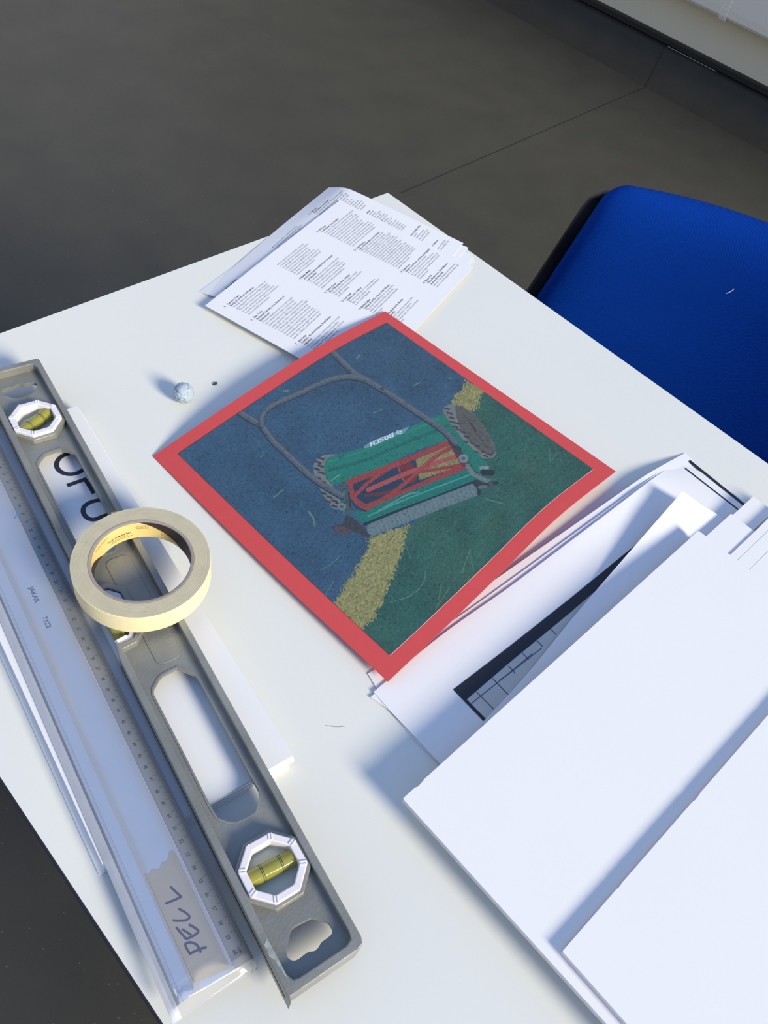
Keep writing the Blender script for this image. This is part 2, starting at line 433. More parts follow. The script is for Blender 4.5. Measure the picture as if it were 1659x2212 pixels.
# faint pen scribble and smudge on the laminate
for pl in ([(703, 1566.5), (712, 1568), (719, 1567.2)], [(716, 1569), (728, 1570), (741, 1569.2)], [(737, 1567.5), (744, 1569.4)], [(833, 452), (838, 450), (844, 454)], [(836, 455), (845, 456)]):
    a, b = stroke2d(smooth_line(pl), .55); pm = MB()
    ribbon(pm, [at(*q, 0.0002) for q in a], [at(*q, 0.0002) for q in b])
    pm.make('pen_mark', M_greyink, tb)

# ------------------------------------------------------------------ blue chair
ang = math.radians(16.5)
ev = np.array([math.sin(ang), -math.cos(ang), 0]); nf = np.array([-math.cos(ang), -math.sin(ang), 0])
Q = at(1345, 395, 0.10); Q[2] = 0
ac = 0.205
def CH(a, c, z): return Q + ev * (ac + a) + nf * c + np.array([0, 0, z])
ch = thing('chair', CH(0, 0.22, 0), 'blue upholstered chair with black plastic back, tucked at the long side of the table', 'chair')
ztop, hgt = TZ + 0.10, 0.36
def hw(d, base=0.0):
    w = 0.217 + 0.062 * min(1, d / 0.30) + base; r = 0.03
    if d < r: w -= r - math.sqrt(max(0, r * r - (r - d) ** 2))
    d2 = hgt - d
    if d2 < r: w -= r - math.sqrt(max(0, r * r - (r - d2) ** 2))
    return w
nu, nv = 41, 45
V = []; Fq = []
for j in range(nv):
    d = hgt * (0.5 - 0.5 * math.cos(math.pi * j / (nv - 1)))
    for i in range(nu):
        x = -math.cos(math.pi * i / (nu - 1))
        yy = 2 * d / hgt - 1
        bulge = 0.038 * max(0.0, (1 - abs(x) ** 9)) ** 0.5 * max(0.0, 1 - abs(yy) ** 9) ** 0.5 + 0.012 * (1 - x * x) * 0
        c = bulge + math.sin(math.radians(8)) * d + 0.05 * (x * x - 1)
        V.append(CH(x * hw(d), c, ztop - d))
k = nu * nv
for j in range(nv - 1):
    for i in range(nu - 1):
        a = j * nu + i; Fq.append((a, a + 1, a + nu + 1, a + nu))
for j in range(nv):
    d = hgt * (0.5 - 0.5 * math.cos(math.pi * j / (nv - 1)))
    for i in range(nu):
        x = -math.cos(math.pi * i / (nu - 1)); V.append(CH(x * hw(d), (-0.004 if 0 < i < nu - 1 and 0 < j < nv - 1 else 0.0) + math.sin(math.radians(8)) * d + 0.05 * (x * x - 1), ztop - d))
for j in range(nv - 1):
    for i in range(nu - 1):
        a = k + j * nu + i; Fq.append((a, a + nu, a + nu + 1, a + 1))
obj('backrest_pad', V, Fq, M_fabric, ch, smooth=True)
sh = MB(); V = []; ns, nd = 25, 25
for side in (0, 1):
    for jd in range(nd):
        d = hgt * jd / (nd - 1)
        for i in range(ns):
            x = -1 + 2 * i / (ns - 1)
            w = hw(min(hgt, d + .004), 0.022)
            V.append(CH(x * w, (-0.0045, -0.0195)[side] + math.sin(math.radians(8)) * d + 0.05 * (x * x - 1), ztop - 0.024 - d * .95))
kq = ns * nd; Fq = []
for jd in range(nd - 1):
    for i in range(ns - 1):
        a = jd * ns + i; Fq += [(a, a + 1, a + ns + 1, a + ns), (kq + a, kq + a + ns, kq + a + ns + 1, kq + a + 1)]
rimq = list(range(ns)) + [q * ns + ns - 1 for q in range(1, nd)] + [(nd - 1) * ns + i for i in range(ns - 2, -1, -1)] + [q * ns for q in range(nd - 2, 0, -1)]
Fq += [(rimq[i], rimq[(i + 1) % len(rimq)], kq + rimq[(i + 1) % len(rimq)], kq + rimq[i]) for i in range(len(rimq))]
fix_normals(obj('backrest_shell', V, Fq, M_plastic, ch, bevel=0.005, seg=3))
st = MB()
sp = []
for kx in range(40):
    t = 2 * math.pi * kx / 40; cx = abs(math.cos(t)) ** 0.4 * math.copysign(1, math.cos(t)); cy = abs(math.sin(t)) ** 0.4 * math.copysign(1, math.sin(t)); sp.append((0.235 * cx, 0.32 + 0.215 * cy))
st.prism(sp, 0.43, 0.475, fr=lambda a, c, z: CH(a, c, z)); fix_normals(st.make('seat', M_fabric, ch, bevel=0.018, seg=4))
su = MB(); su.prism([(a * .98, .32 + (c - .32) * .98) for a, c in sp], 0.415, 0.43, fr=lambda a, c, z: CH(a, c, z)); fix_normals(su.make('seat_shell', M_plastic, ch))
for sx in (-1, 1):
    for cy, foot in ((0.16, 0.08), (0.48, 0.54)):
        MB().tube([CH(sx * .2, cy, .418), CH(sx * .215, (cy + foot) / 2, .2), CH(sx * .225, foot, 0.002)], 0.011).make('leg', M_leg, ch, smooth=True)
    MB().tube([CH(sx * .17, .14, .42), CH(sx * .17, .09, .44), CH(sx * .165, .055, .52), CH(sx * .165, .02, .62)], 0.010).make('back_upright', M_leg, ch, smooth=True)
for pl in ([(1273, 654), (1281, 656), (1288, 662)], [(1568, 634), (1578, 630), (1586, 624)]):
    a, b = stroke2d(smooth_line(pl), 1.5); lt = MB()
    def onpad(q):
        r0 = RIGHT * ((q[0] - W / 2) / F) + DOWN * ((q[1] - H / 2) / F) + FWD
        nrm = np.array(nf) * math.cos(math.radians(8)) + np.array([0, 0, math.sin(math.radians(8))])
        p0 = CH(0, 0.002, ztop); t = ((p0 - CAM) @ nrm) / (r0 @ nrm); return CAM + r0 * t
    ribbon(lt, [onpad(q) for q in a], [onpad(q) for q in b])
    lt.make('lint_thread', M_white, ch)

# ------------------------------------------------------------------ stack of printed text sheets at the back corner
def quad_net(L, Tp, R, hs, vs=(0, .5, 1)):
    """net of a sheet from three corners seen in the photo; hs = heights row by row at the fractions vs"""
    hs = np.array(hs, float)
    l = at(*L, hs[0][0]); t = at(*Tp, hs[0][2]); r = at(*R, hs[-1][2]); b = l + (r - t)
    net = np.zeros((9, 3, 3))
    for j in range(9):
        v = j / 8
        for i in range(3):
            p = l + (t - l) * (i / 2) + (b - l) * v
            net[j, i] = p; net[j, i, 2] = TZ + np.interp(v, vs, hs[:, i])
    return Surf(net)
def bump_rows(base, *d):
    return [[base + x for x in row] for row in d]
z3 = [[0, 0, 0]] * 3
sheets_px = [  # L corner, far corner, R corner, heights
    ((443, 660), (734, 432), (1023, 577), [[.0082, .0092, .0090], [.0086, .0086, .0086], [.0076, .0076, .0078]], (0, .5, 1)),
    ((440, 633), (710, 405), (1001, 525), [[.0010, .0004, -.0050], [.0058, .0060, .0048], [.0072, .0074, .0072], [.0072, .0072, .0072], [.0062, .0062, .0064]], (0, .10, .18, .5, 1)),
    ((429, 630), (716, 420), (1012, 535), [[.0004, .0002, -.0006], [.0036, .0040, .0030], [.0054, .0054, .0054], [.0054, .0054, .0054], [.0050, .0050, .0050]], (0, .10, .2, .5, 1)),
    ((449, 650), (736, 437), (1024, 556), [[.0018, .0018, .0018], [.0040, .0040, .0040], [.0038, .0038, .0038]], (0, .2, 1)),
    ((446, 655), (735, 445), (1018, 549), [[.0010, .0010, .0010], [.0026, .0026, .0026], [.0026, .0026, .0026]], (0, .2, 1)),
    ((452, 652), (740, 446), (1026, 562), [[.0005, .0005, .0005], [.0013, .0013, .0013], [.0013, .0013, .0013]], (0, .2, 1)),
]
sheet_labels = ['topmost text sheet of the far corner stack, all three columns in view',
                'second text sheet of the far corner stack, its edge drooping towards the floor',
                'white sheet third from top of the far corner stack, left corner poking out furthest',
                'white sheet fourth from top of the far corner stack, right corner poking out furthest',
                'white sheet second from bottom of the stack at the far table corner',
                'bottom white sheet of the stack at the far table corner, lying on the laminate']
stack = []
for (L, Tp, R, hs, vs), lb in zip(sheets_px, sheet_labels):
    sf = quad_net(L, Tp, R, hs, vs)
    o = sf.mesh('printed_sheet', M_paper, 25, 41, th=0.0003)
    tag(o, lb, 'paper', 'printed text sheets in the far corner stack'); stack.append((o, sf))

# lettering: start of first line, start of last line (photo positions), list of (text, bold)
BL = [
 ((493.3, 658.6), (538.5, 680), (486, 664), '5.', [('Rebecca Gram', 1), ('Becky, from Work in Progress', 1), ('A visual exploration towards the fondness of', 0), ('growing up in the schemes of East Glasgow.', 0), ('The project focuses on themes of solitude,', 0), ('poverty, sectarianism and threats of violence', 0), ('from the lens of someone who is acclimated to', 0), ('these secluded environments.', 0)]),
 ((550, 687.5), (635, 732.7), (544, 693), '6.', [('Zara Todd', 1), ('Enchanted Serenity, from Elements of', 1), ('Enchantment', 1), ('This photography project is a visual escape', 0), ('into a world where magic is real and the', 0), ('elements shape the lives of fairies. Each', 0), ('image represents a different elemental power', 0), ('earth, fire, air, water, and light that are brought', 0), ('to life through unique aesthetics that reflect', 0), ('their energy. This project is more than just', 0), ('photography, it is an invitation to step away', 0), ('from reality and into fantasy, a place where', 0), ('wonder, mystery and magic feel more alive', 0), ('than the ordinary world we leave behind.', 0)]),
 ((647, 739), (692.5, 762.5), (640, 744.4), '7.', [('Alix Petty', 1), ('Untitled - Work in Progress, from Natura', 1), ('Naturans', 1), ('For my final project, I am looking at the concept', 0), ('of feeling lost, using nature as the medium.', 0), ('The feeling of being lost within the wilderness', 0), ('and having to find your way out.', 0), ('', 0)]),
 ((600, 573.6), (642.5, 594.4), None, '', [('various aspects such as cultural, economic,', 0), ('or political, allowing an international audience', 0), ('to gain insight into what life is like in this', 0), ('country. Perhaps more importantly, the', 0), ('project wishes to highlight these issues to', 0), ('Hungarians, building on a new perspective on', 0), ('the matter I have gained by moving abroad,', 0), ('leaving my homeland behind.', 0)]),
 ((652.4, 600.7), (695.8, 623.3), (648, 604), '10.', [('Kaitlyn Meikle', 1), ('A borrowed tear in reality, from Corrupted', 1), ('(working title)', 1), ('My current project will play around with visual', 0), ('and auditory glitches within moving images,', 0), ('which is enhanced by video games. This proj', 0), ('is part of my previous experimentation with', 0), ('playing around with potential glitches.', 0)]),
 ((708, 629.4), (732, 641.6), (701.7, 633.7), '11.', [('Taylor Coxes', 1), ('Fran, Tillicoultry, from Untitled', 1), ('This project looks at housing in Scotland', 0), ('through the relationship between structures', 0), ('and the individual.', 0)]),
 ((744.7, 648), (769.4, 659.4), (738.6, 652.4), '12.', [('Lucy Quail', 1), ('Untitled, from Untitled', 1), ('My project is focusing on documenting the', 0), ('daily lives and traditions of rural communities', 0), ('in the Scottish Highlands.', 0)]),
 ((782, 665.4), (813.5, 679.5), (776.6, 670), '13.', [('Rachael Ballan', 1), ('Untitled, from The Object of My Affection', 1), ('The Object of My Affection is a documentary', 0), ('self-portraiture project that explores the', 0), ('themes of female body image and what that', 0), ('truly means.', 0)]),
 ((824, 686), (861, 703), (818, 690), '14.', [('Eve Rae', 1), ('Untitled Body, from Our Bloody', 1), ('(working title)', 1), ('This project explores the connection that', 0), ('subjects menstruation. It explores', 0), ('abstract impact upon the way periods can', 0), ('be viewed.', 0)]),
 ((691.3, 498.5), (761.5, 533.2), (686, 503), '15.', [('Will Jones', 1), ('Dark Flutter, from Untitled', 1), ('A sarcastic, twisted sense of abstract photography,', 0), ('this project aims to be a personal and artistic', 0), ('exploration of the concept of my own self, with', 0), ('my surroundings, and the unique ways in which', 0), ('they can change our moods and the light.', 0), ('my personal outlook on repeated days and', 0), ('no outside forces remaining while always', 0), ('and intends to tell the story for each and one', 0), ('calls them home, always returning through the', 0), ('work from the old archive that has found me', 0), ('sense of and in a sense of my photography.', 0)]),
 ((771.7, 537.7), (861, 580.4), (766.6, 542.4), '16.', [('Kajal Wagoog', 1), ('Apis of the Speckling, from Untitled', 1), ('This project explores the unique bonds', 0), ('of childhood, looking at the experience', 0), ('of two young siblings as one walk. Through', 0), ('and the portrayal of the two, family and', 0), ('situations went unspoken, captured within', 0), ('unique perspective seen through each part', 0), ('of temporary family industry, bringing', 0), ('sometimes to the shapes of the past and', 0), ('audience by highlighting the different', 0), ('the fields that remain the brightest of all', 0), ('stories of the memories left and a place', 0), ('rather they stay to the cameras behind', 0), ('me to question the ways in which they', 0), ('and challenge society at large in all the', 0), ('passage of these years.', 0)]),
 ((872, 585.5), (908, 603), (867, 589.6), '17.', [('Dylan Pierce', 1), ('Untitled, from From a window (working title)', 1), ('A self reflection project conceived', 0), ('as a means of introduction and later moved', 0), ('Subjects and viewers, but with a primary focus', 0), ('on trees and images of architecture and who', 0), ('everyday scenes.', 0)]),
 ((920.3, 609), (944, 621.4), (915.2, 613), '18.', [('Eleanor Pell', 1), ('Dave, Gorsille Nero, Snow Gammon', 1), ('Summer (working title)', 1), ('Summers, Summerdaysgo, are my busy, my', 0), ('terrace a north facing field surrounding song', 0)]),
]
top_sf = stack[0][1]
LA, LB = 0.297, 0.21
# letter width fitted on one long line seen in the photo
p0, p1 = top_sf.inv([588, 655], [708, 649.5])
a0, b0 = p0[0] * LA, p1[0] * LB; a1 = p0[1] * LA
lead_ref = (lambda u, v: (v[1] - v[0]) * LB / 13)(*top_sf.inv([550, 635], [687.5, 732.7]))
CAPH = lead_ref * 0.62
gv, _ = letters('image represents a different elemental power', 0.0, 1)
XS = (a1 - a0) / (gv[:, 0].max() * CAPH)
blocks = []
def put(blk, txt, bold, a, b, cap, xs):
    if not txt: return
    v, f = letters(txt, 0.018 if bold else 0.0, 1); k = len(blk[0])
    blk[0].extend(zip(a + v[:, 0] * cap * xs, b - v[:, 1] * cap)); blk[1].extend([tuple(i + k for i in q) for q in f]); blk[2].extend([1 - bold] * len(f))
for s0, s1, num, ntxt, lines in BL:
    u, v = top_sf.inv([s0[0], s1[0]], [s0[1], s1[1]]); blk = ([], [], [])
    a_, b_ = u * LA, v * LB
    lead = (b_[1] - b_[0]) / max(1, len(lines) - 1)
    for k_, (t_, bo) in enumerate(lines):
        put(blk, t_, bo, a_[0] + (a_[1] - a_[0]) * k_ / max(1, len(lines) - 1), b_[0] + lead * k_, CAPH, XS * (1.04 if bo else 1))
    if num:
        un, vn_ = top_sf.inv(*[[c] for c in num]); put(blk, ntxt, 1, float(un[0]) * LA, b_[0], CAPH, XS)
    blocks.append(blk)
for o, sf in stack[:2]:
    for bv, bf_, bm_ in blocks:
        ab = np.array(bv); u, v = ab[:, 0] / LA, ab[:, 1] / LB
        t = obj('text_block', sf(u, v) + sf.normal(u, v) * .00012, bf_, M_ink, o); t.data.materials.append(M_greyink)
        t.data.polygons.foreach_set('material_index', bm_)

# ------------------------------------------------------------------ red-mounted photograph of a lawn mower
corners = [[(330, 985, .0010), (455, 900, .0140), (581, 816.5, .0210), (706, 738, .0180), (832, 672, .0100)],
           [(577, 1228, .0060), (708, 1128, .0170), (832.5, 1026, .0240), (956.5, 926.5, .0220), (1081, 845, .0140)],
           [(838, 1472, .0095), (961, 1356, .0180), (1084, 1236.5, .0250), (1207, 1115.5, .0265), (1330, 1018, .0170)]]
pn = np.array([[at(*q) for q in row] for row in corners])
PR = Surf(pn)
mount = PR.mesh('mounted_photograph', M_red, 41, 41, th=0.0008)
tag(mount, 'photograph of a green push mower mounted on red card, lying bowed on the table', 'photo print')
iu, iv = PR.inv([385, 836, 1281, 842], [981, 698, 1014, 1416])
NP = 600
uu, vv = np.meshgrid(np.linspace(0, 1, NP), np.linspace(0, 1, NP)); uu = uu.ravel(); vv = vv.ravel()
def bil(c): return (c[0] * (1 - uu) * (1 - vv) + c[1] * uu * (1 - vv) + c[2] * uu * vv + c[3] * (1 - uu) * vv)
PU, PV = bil(iu), bil(iv)
PP = PR(PU, PV) + PR.normal(PU, PV) * 0.0005
XY = proj(PP); X, Y = XY[:, 0], XY[:, 1]

def hashn(ix, iy, sd):
    h = (ix.astype(np.int64) * 374761393 + iy.astype(np.int64) * 668265263 + sd * 982451653) & 0x7fffffff
    h = ((h ^ (h >> 13)) * 1274126177) & 0x7fffffff
    return ((h ^ (h >> 16)) & 0xffff) / 65535.0
def vn(x, y, s, sd=0):
    x = x / s; y = y / s; ix = np.floor(x); iy = np.floor(y); fx = x - ix; fy = y - iy
    fx = fx * fx * (3 - 2 * fx); fy = fy * fy * (3 - 2 * fy)
    a = hashn(ix, iy, sd); b = hashn(ix + 1, iy, sd); c = hashn(ix, iy + 1, sd); d = hashn(ix + 1, iy + 1, sd)
    return (a * (1 - fx) + b * fx) * (1 - fy) + (c * (1 - fx) + d * fx) * fy
def inside(poly, x, y):
    poly = np.asarray(poly, float); r = np.zeros(len(x), bool)
    for (x0, y0), (x1, y1) in zip(poly, np.roll(poly, -1, 0)):
        if y0 == y1: continue
        c = ((y0 > y) != (y1 > y)) & (x < (x1 - x0) * (y - y0) / (y1 - y0) + x0); r ^= c
    return r
def segd(pts, x, y):
    d = np.full(len(x), 1e9); along = np.zeros(len(x)); acc = 0.0
    for (x0, y0), (x1, y1) in zip(pts[:-1], pts[1:]):
        dx, dy = x1 - x0, y1 - y0; L = math.hypot(dx, dy) + 1e-9; t = np.clip(((x - x0) * dx + (y - y0) * dy) / L ** 2, 0, 1)
        e = np.hypot(x - x0 - t * dx, y - y0 - t * dy); b = e < d; d[b] = e[b]; along[b] = acc + t[b] * L; acc += L
    return d, along
C = np.zeros((len(X), 3))
g1 = vn(X, Y, 40, 1); g2 = vn(X, Y, 9, 2); g3 = vn(X, Y, 3, 3); g4 = vn(X, Y, 2.0, 4)
def colour(c, amp=0.1, n=None):
    k = 1 + amp * ((g3 if n is None else n) - 0.5) * 2
    return lin(c)[None, :] * k[:, None]
def fill(mask, c): C[mask] = c[mask] if np.ndim(c) == 2 else c
def spoly(pts, c, k=1.0, o=(0, 0), amp=0.08):
    fill(inside([(o[0] + p[0] / k, o[1] + p[1] / k) for p in pts], X, Y), colour(c, amp))
def sline(pts, w, c, k=1.0, o=(0, 0), amp=0.08, curve=True):
    q = [(o[0] + p[0] / k, o[1] + p[1] / k) for p in pts]
    if curve and len(q) > 2: q = [tuple(t) for t in smooth_line(q, 5)]
    d, al = segd(q, X, Y); mk = d < w / k / 2; fill(mk, colour(c, amp)); return d, al, mk
K1, O1 = 1.975, (500, 680)
K2, O2 = 3.6065, (640, 860)
# tarmac, grass and the yellow verge between them
C[:] = colour((52, 84, 108), 0.0) * (0.72 + 0.35 * g1 + 0.28 * (g3 - .5) + 0.25 * (g4 - .5) + .1)[:, None]
def q1(p): return (O1[0] + p[0] / K1, O1[1] + p[1] / K1)
wob = (vn(X, Y * .6, 2.2, 8) - .5) * 13 + (vn(X, Y, 14, 9) - .5) * 8
grass = inside([q1(p) for p in [(1030, 250), (1045, 330), (1040, 400), (1000, 480), (900, 700), (745, 930), (720, 1010), (680, 1090), (640, 1210), (575, 1330), (550, 1420), (690, 1500), (1700, 1500), (1700, 300)]], X + wob, Y + wob)
gcol = lin((48, 92, 76))[None, :] * (0.55 + 0.35 * g1 + 0.35 * g3 + 0.35 * (g4 - .5) + .1)[:, None] * (1 + (vn(X, Y, 60, 12) - .5)[:, None] * np.array([0.55, 0.1, -0.1]))
fill(grass, gcol)
ycol = lin((156, 152, 92))[None, :] * (0.55 + 0.4 * vn(X + Y * .4, Y * .5, 2.2, 31) + 0.5 * (g4 - .3))[:, None]
for pl in ([(585, 950), (765, 890), (740, 960), (712, 1060), (668, 1140), (640, 1240), (560, 1345), (440, 1240), (452, 1195), (520, 1110), (575, 1010)], [(940, 372), (1000, 280), (1075, 320), (1040, 400), (1010, 425), (960, 400)]):
    fill(inside([q1(p) for p in pl], X + wob, Y + wob * .6), ycol)
# scattered blades of grass
for _ in range(520):
    x0 = rng.uniform(380, 1290); y0 = rng.uniform(700, 1420); an = rng.uniform(0, 6.28); L = rng.uniform(4, 13)
    msk = (np.abs(X - x0) < 16) & (np.abs(Y - y0) < 16)
    if not msk.any(): continue
    idx = np.where(msk)[0]; d, _a = segd([(x0, y0), (x0 + L * math.cos(an), y0 + L * math.sin(an))], X[idx], Y[idx])
    hit = idx[d < 0.8]
    on_grass = grass[hit]
    C[hit] = C[hit] * 0.6 + np.where(on_grass[:, None], lin((84, 128, 100)), lin((72, 118, 128))) * 0.4
for pl, w in (([(830, 1090), (815, 1150), (760, 1200), (678, 1226)], 6), ([(1020, 1000), (1000, 1050), (985, 1100)], 6), ([(1015, 1005), (1032, 1090)], 4), ([(465, 1025), (430, 1060), (380, 1090)], 5), ([(435, 1140), (400, 1195)], 5), ([(895, 1150), (885, 1220)], 5), ([(930, 1160), (900, 1215)], 5), ([(1085, 785), (1165, 808)], 7), ([(1355, 570), (1360, 625)], 5), ([(1395, 580), (1362, 628)], 4), ([(735, 960), (765, 1040)], 4), ([(180, 780), (222, 745)], 9), ([(125, 610), (140, 585)], 7), ([(225, 325), (240, 325)], 16), ([(535, 185), (548, 172)], 12), ([(330, 840), (350, 870), (355, 900)], 14), ([(775, 302), (803, 290)], 7), ([(925, 268), (945, 275)], 6), ([(605, 418), (645, 403)], 6), ([(870, 1255), (895, 1215)], 5), ([(1165, 720), (1090, 690)], 3)):
    sline(pl, w * .62, (86, 128, 104), K1, O1)
# wheels
def dabs(centres, c, w=11, l=26, an=0.9):
    for (a, b) in centres:
        sline([(a - l / 2 * math.cos(an), b - l / 2 * math.sin(an)), (a + l / 2 * math.cos(an), b + l / 2 * math.sin(an))], w, c, K2, O2)
spoly([(1140, 95), (1160, 60), (1220, 42), (1290, 60), (1390, 130), (1480, 240), (1545, 370), (1558, 440), (1530, 465), (1480, 472), (1420, 462), (1330, 400), (1240, 290), (1170, 190)], (118, 120, 116), K2, O2)
spoly([(1240, 62), (1290, 62), (1390, 132), (1480, 242), (1543, 370), (1552, 430), (1500, 445), (1420, 405), (1340, 335), (1275, 235), (1245, 130)], (92, 90, 82), K2, O2, .18)
sline([(1300, 120), (1390, 250), (1480, 380)], 8, (74, 72, 68), K2, O2); sline([(1360, 200), (1400, 255)], 16, (62, 60, 58), K2, O2)
dabs([(1178, 84), (1196, 118), (1208, 152), (1216, 186), (1248, 196), (1240, 224), (1262, 246), (1300, 266), (1330, 302), (1318, 340), (1370, 352), (1410, 372), (1400, 420), (1460, 420), (1476, 452), (1510, 440)], (58, 60, 60), 12, 34, 0.25)
spoly([(132, 535), (148, 485), (195, 450), (255, 438), (325, 435), (245, 468), (215, 530), (230, 620), (290, 690), (345, 760), (365, 815), (335, 868), (290, 862), (238, 800), (180, 700), (145, 620)], (116, 120, 118), K2, O2)
dabs([(196, 470), (170, 500), (192, 530), (160, 552), (196, 582), (172, 622), (206, 652), (190, 688), (236, 716), (214, 742), (262, 772), (246, 806), (300, 802), (298, 842), (330, 824)], (50, 58, 62), 15, 38, 0.35)
# deck and housing
spoly([(1150, 120), (1205, 205), (1295, 320), (1400, 420), (1485, 505), (1510, 560), (1450, 600), (1390, 560), (1320, 450), (1235, 350), (1185, 310)], (32, 116, 98), K2, O2)
spoly([(215, 530), (235, 478), (290, 450), (520, 385), (700, 300), (880, 225), (1090, 140), (1148, 118), (1175, 200), (1215, 300), (1195, 328), (980, 392), (800, 472), (600, 567), (420, 637), (285, 674), (235, 632)], (30, 120, 102), K2, O2)
sline([(260, 560), (520, 490), (800, 370), (1180, 215)], 26, (24, 102, 90), K2, O2)
sline([(240, 500), (520, 410), (860, 265), (1120, 160)], 10, (40, 134, 112), K2, O2)
sline([(270, 645), (340, 595)], 8, (120, 160, 120), K2, O2)
spoly([(522, 382), (560, 350), (880, 220), (852, 264), (700, 322), (540, 392)], (108, 146, 156), K2, O2)
FONT = {'B': '11110100011000111110100011000111110', 'O': '01110100011000110001100011000101110', 'S': '01111100001000001110000010000111110', 'C': '01111100001000010000100001000001111', 'H': '10001100011000111111100011000110001'}
bx = np.array([752.0, 287.0]); bd = np.array([-37.0, 15.5]); bu_ = np.array([7.0, 31.0])
for ci, chh in enumerate('BOSCH'):
    for r_ in range(7):
        for c_ in range(5):
            if FONT[chh][r_ * 5 + c_] == '1':
                p = bx + bd * (ci + c_ / 6.4); q = bu_ * ((3 - r_) / 7.0)
                cpt = p + q * 1.0
                sline([tuple(cpt - bd / 12), tuple(cpt + bd / 12)], 5.6, (214, 232, 236), K2, O2, curve=False)
for th_ in range(0, 360, 24):
    t0 = math.radians(th_); t1 = math.radians(th_ + 24); sline([(800 + 21 * math.cos(t0), 266 + 13 * math.sin(t0)), (800 + 21 * math.cos(t1), 266 + 13 * math.sin(t1))], 6, (205, 228, 232), K2, O2, curve=False)
sline([(792, 272), (808, 260)], 7, (205, 228, 232), K2, O2)
# reel
reel = [(405, 660), (560, 600), (800, 510), (1195, 335), (1250, 400), (1320, 520), (1100, 620), (850, 720), (640, 820), (540, 868), (445, 780)]
spoly(reel, (38, 56, 76), K2, O2)
fill(inside([(O2[0] + p[0] / K2, O2[1] + p[1] / K2) for p in [(930, 480), (1190, 360), (1290, 520), (960, 640)]], X, Y), ycol * .85)
R1, R2, R3 = (150, 60, 53), (108, 47, 44), (170, 78, 72)
sline([(868, 565), (880, 605)], 128, R2, K2, O2)
sline([(410, 655), (600, 585), (790, 510), (1000, 425), (1195, 345)], 46, R1, K2, O2)
sline([(560, 715), (900, 570), (1270, 445)], 34, R3, K2, O2)
sline([(960, 575), (1130, 548), (1320, 515)], 26, R1, K2, O2)
sline([(540, 760), (690, 738), (830, 690)], 22, R2, K2, O2)
sline([(545, 850), (720, 780), (900, 710), (1100, 620), (1310, 530)], 46, R1, K2, O2)
sline([(440, 775), (560, 660), (680, 575), (800, 505)], 28, R1, K2, O2)
sline([(570, 850), (760, 730), (900, 620), (1080, 460), (1225, 375)], 30, R1, K2, O2)
sline([(450, 770), (620, 610), (790, 510)], 4, R3, K2, O2); sline([(850, 660), (960, 560), (1120, 420)], 5, R3, K2, O2); sline([(790, 520), (820, 610), (850, 660)], 8, R3, K2, O2)
sline([(420, 668), (450, 780), (545, 855)], 40, R1, K2, O2)
sline([(1205, 350), (1250, 430), (1300, 520)], 34, R2, K2, O2)
sline([(1200, 340), (1270, 400)], 34, (44, 48, 50), K2, O2)
# front bar, roller, brackets
spoly([(430, 880), (545, 885), (640, 828), (850, 737), (1100, 640), (1320, 556), (1385, 590), (1402, 632), (1100, 752), (800, 862), (530, 972), (495, 950)], (26, 112, 98), K2, O2)
sline([(560, 920), (850, 790), (1370, 590)], 12, (62, 150, 136), K2, O2)
sline([(640, 880), (850, 760), (950, 730)], 14, (96, 140, 136), K2, O2)
sline([(530, 985), (800, 875), (1100, 765), (1405, 645)], 20, (30, 42, 48), K2, O2)
d_, al_, mk_ = sline([(600, 1020), (1000, 860), (1390, 712)], 100, (98, 118, 120), K2, O2)
C[mk_] *= (0.80 + 0.26 * (1 - 0.9 * np.exp(-((al_[mk_] % 9.6 - 4.8) / 1.1) ** 2)) + 0.1 * (1 - d_[mk_] / 14))[:, None]
sline([(1385, 660), (1420, 700), (1425, 745)], 26, (40, 46, 48), K2, O2)
spoly([(278, 1005), (300, 990), (360, 985), (385, 905), (440, 930), (540, 1020), (585, 1095), (440, 1040), (400, 1062), (340, 1060), (295, 1045)], (58, 58, 62), K2, O2, .3)
spoly([(278, 1008), (340, 992), (440, 1030), (395, 1062), (320, 1052)], (84, 70, 72), K2, O2)
spoly([(330, 665), (400, 655), (420, 720), (400, 780), (440, 870), (390, 900), (350, 800)], (70, 82, 84), K2, O2, .4)
sline([(340, 760), (360, 830), (372, 900)], 22, (34, 112, 98), K2, O2); sline([(372, 735), (366, 750)], 26, (38, 120, 104), K2, O2)
sline([(350, 845), (360, 845)], 56, (112, 124, 126), K2, O2); sline([(352, 846), (356, 846)], 22, (70, 80, 84), K2, O2)
sline([(410, 740), (420, 850)], 12, (36, 44, 48), K2, O2); sline([(430, 800), (470, 850), (540, 880)], 14, (50, 50, 56), K2, O2)
sline([(1250, 400), (1290, 440)], 34, (52, 62, 64), K2, O2)
sline([(1298, 470), (1306, 470)], 66, (120, 134, 136), K2, O2); sline([(1300, 470), (1304, 470)], 26, (84, 94, 96), K2, O2)
sline([(1335, 530), (1370, 580), (1430, 620), (1500, 650)], 34, (110, 122, 124), K2, O2)
sline([(1440, 545), (1490, 540)], 28, (130, 142, 140), K2, O2); sline([(1455, 575), (1525, 582)], 44, (32, 38, 42), K2, O2)
sline([(1400, 655), (1460, 675), (1560, 660)], 30, (44, 50, 54), K2, O2); sline([(1430, 695), (1480, 688)], 26, (96, 108, 110), K2, O2); sline([(1510, 660), (1530, 690)], 30, (70, 80, 82), K2, O2)
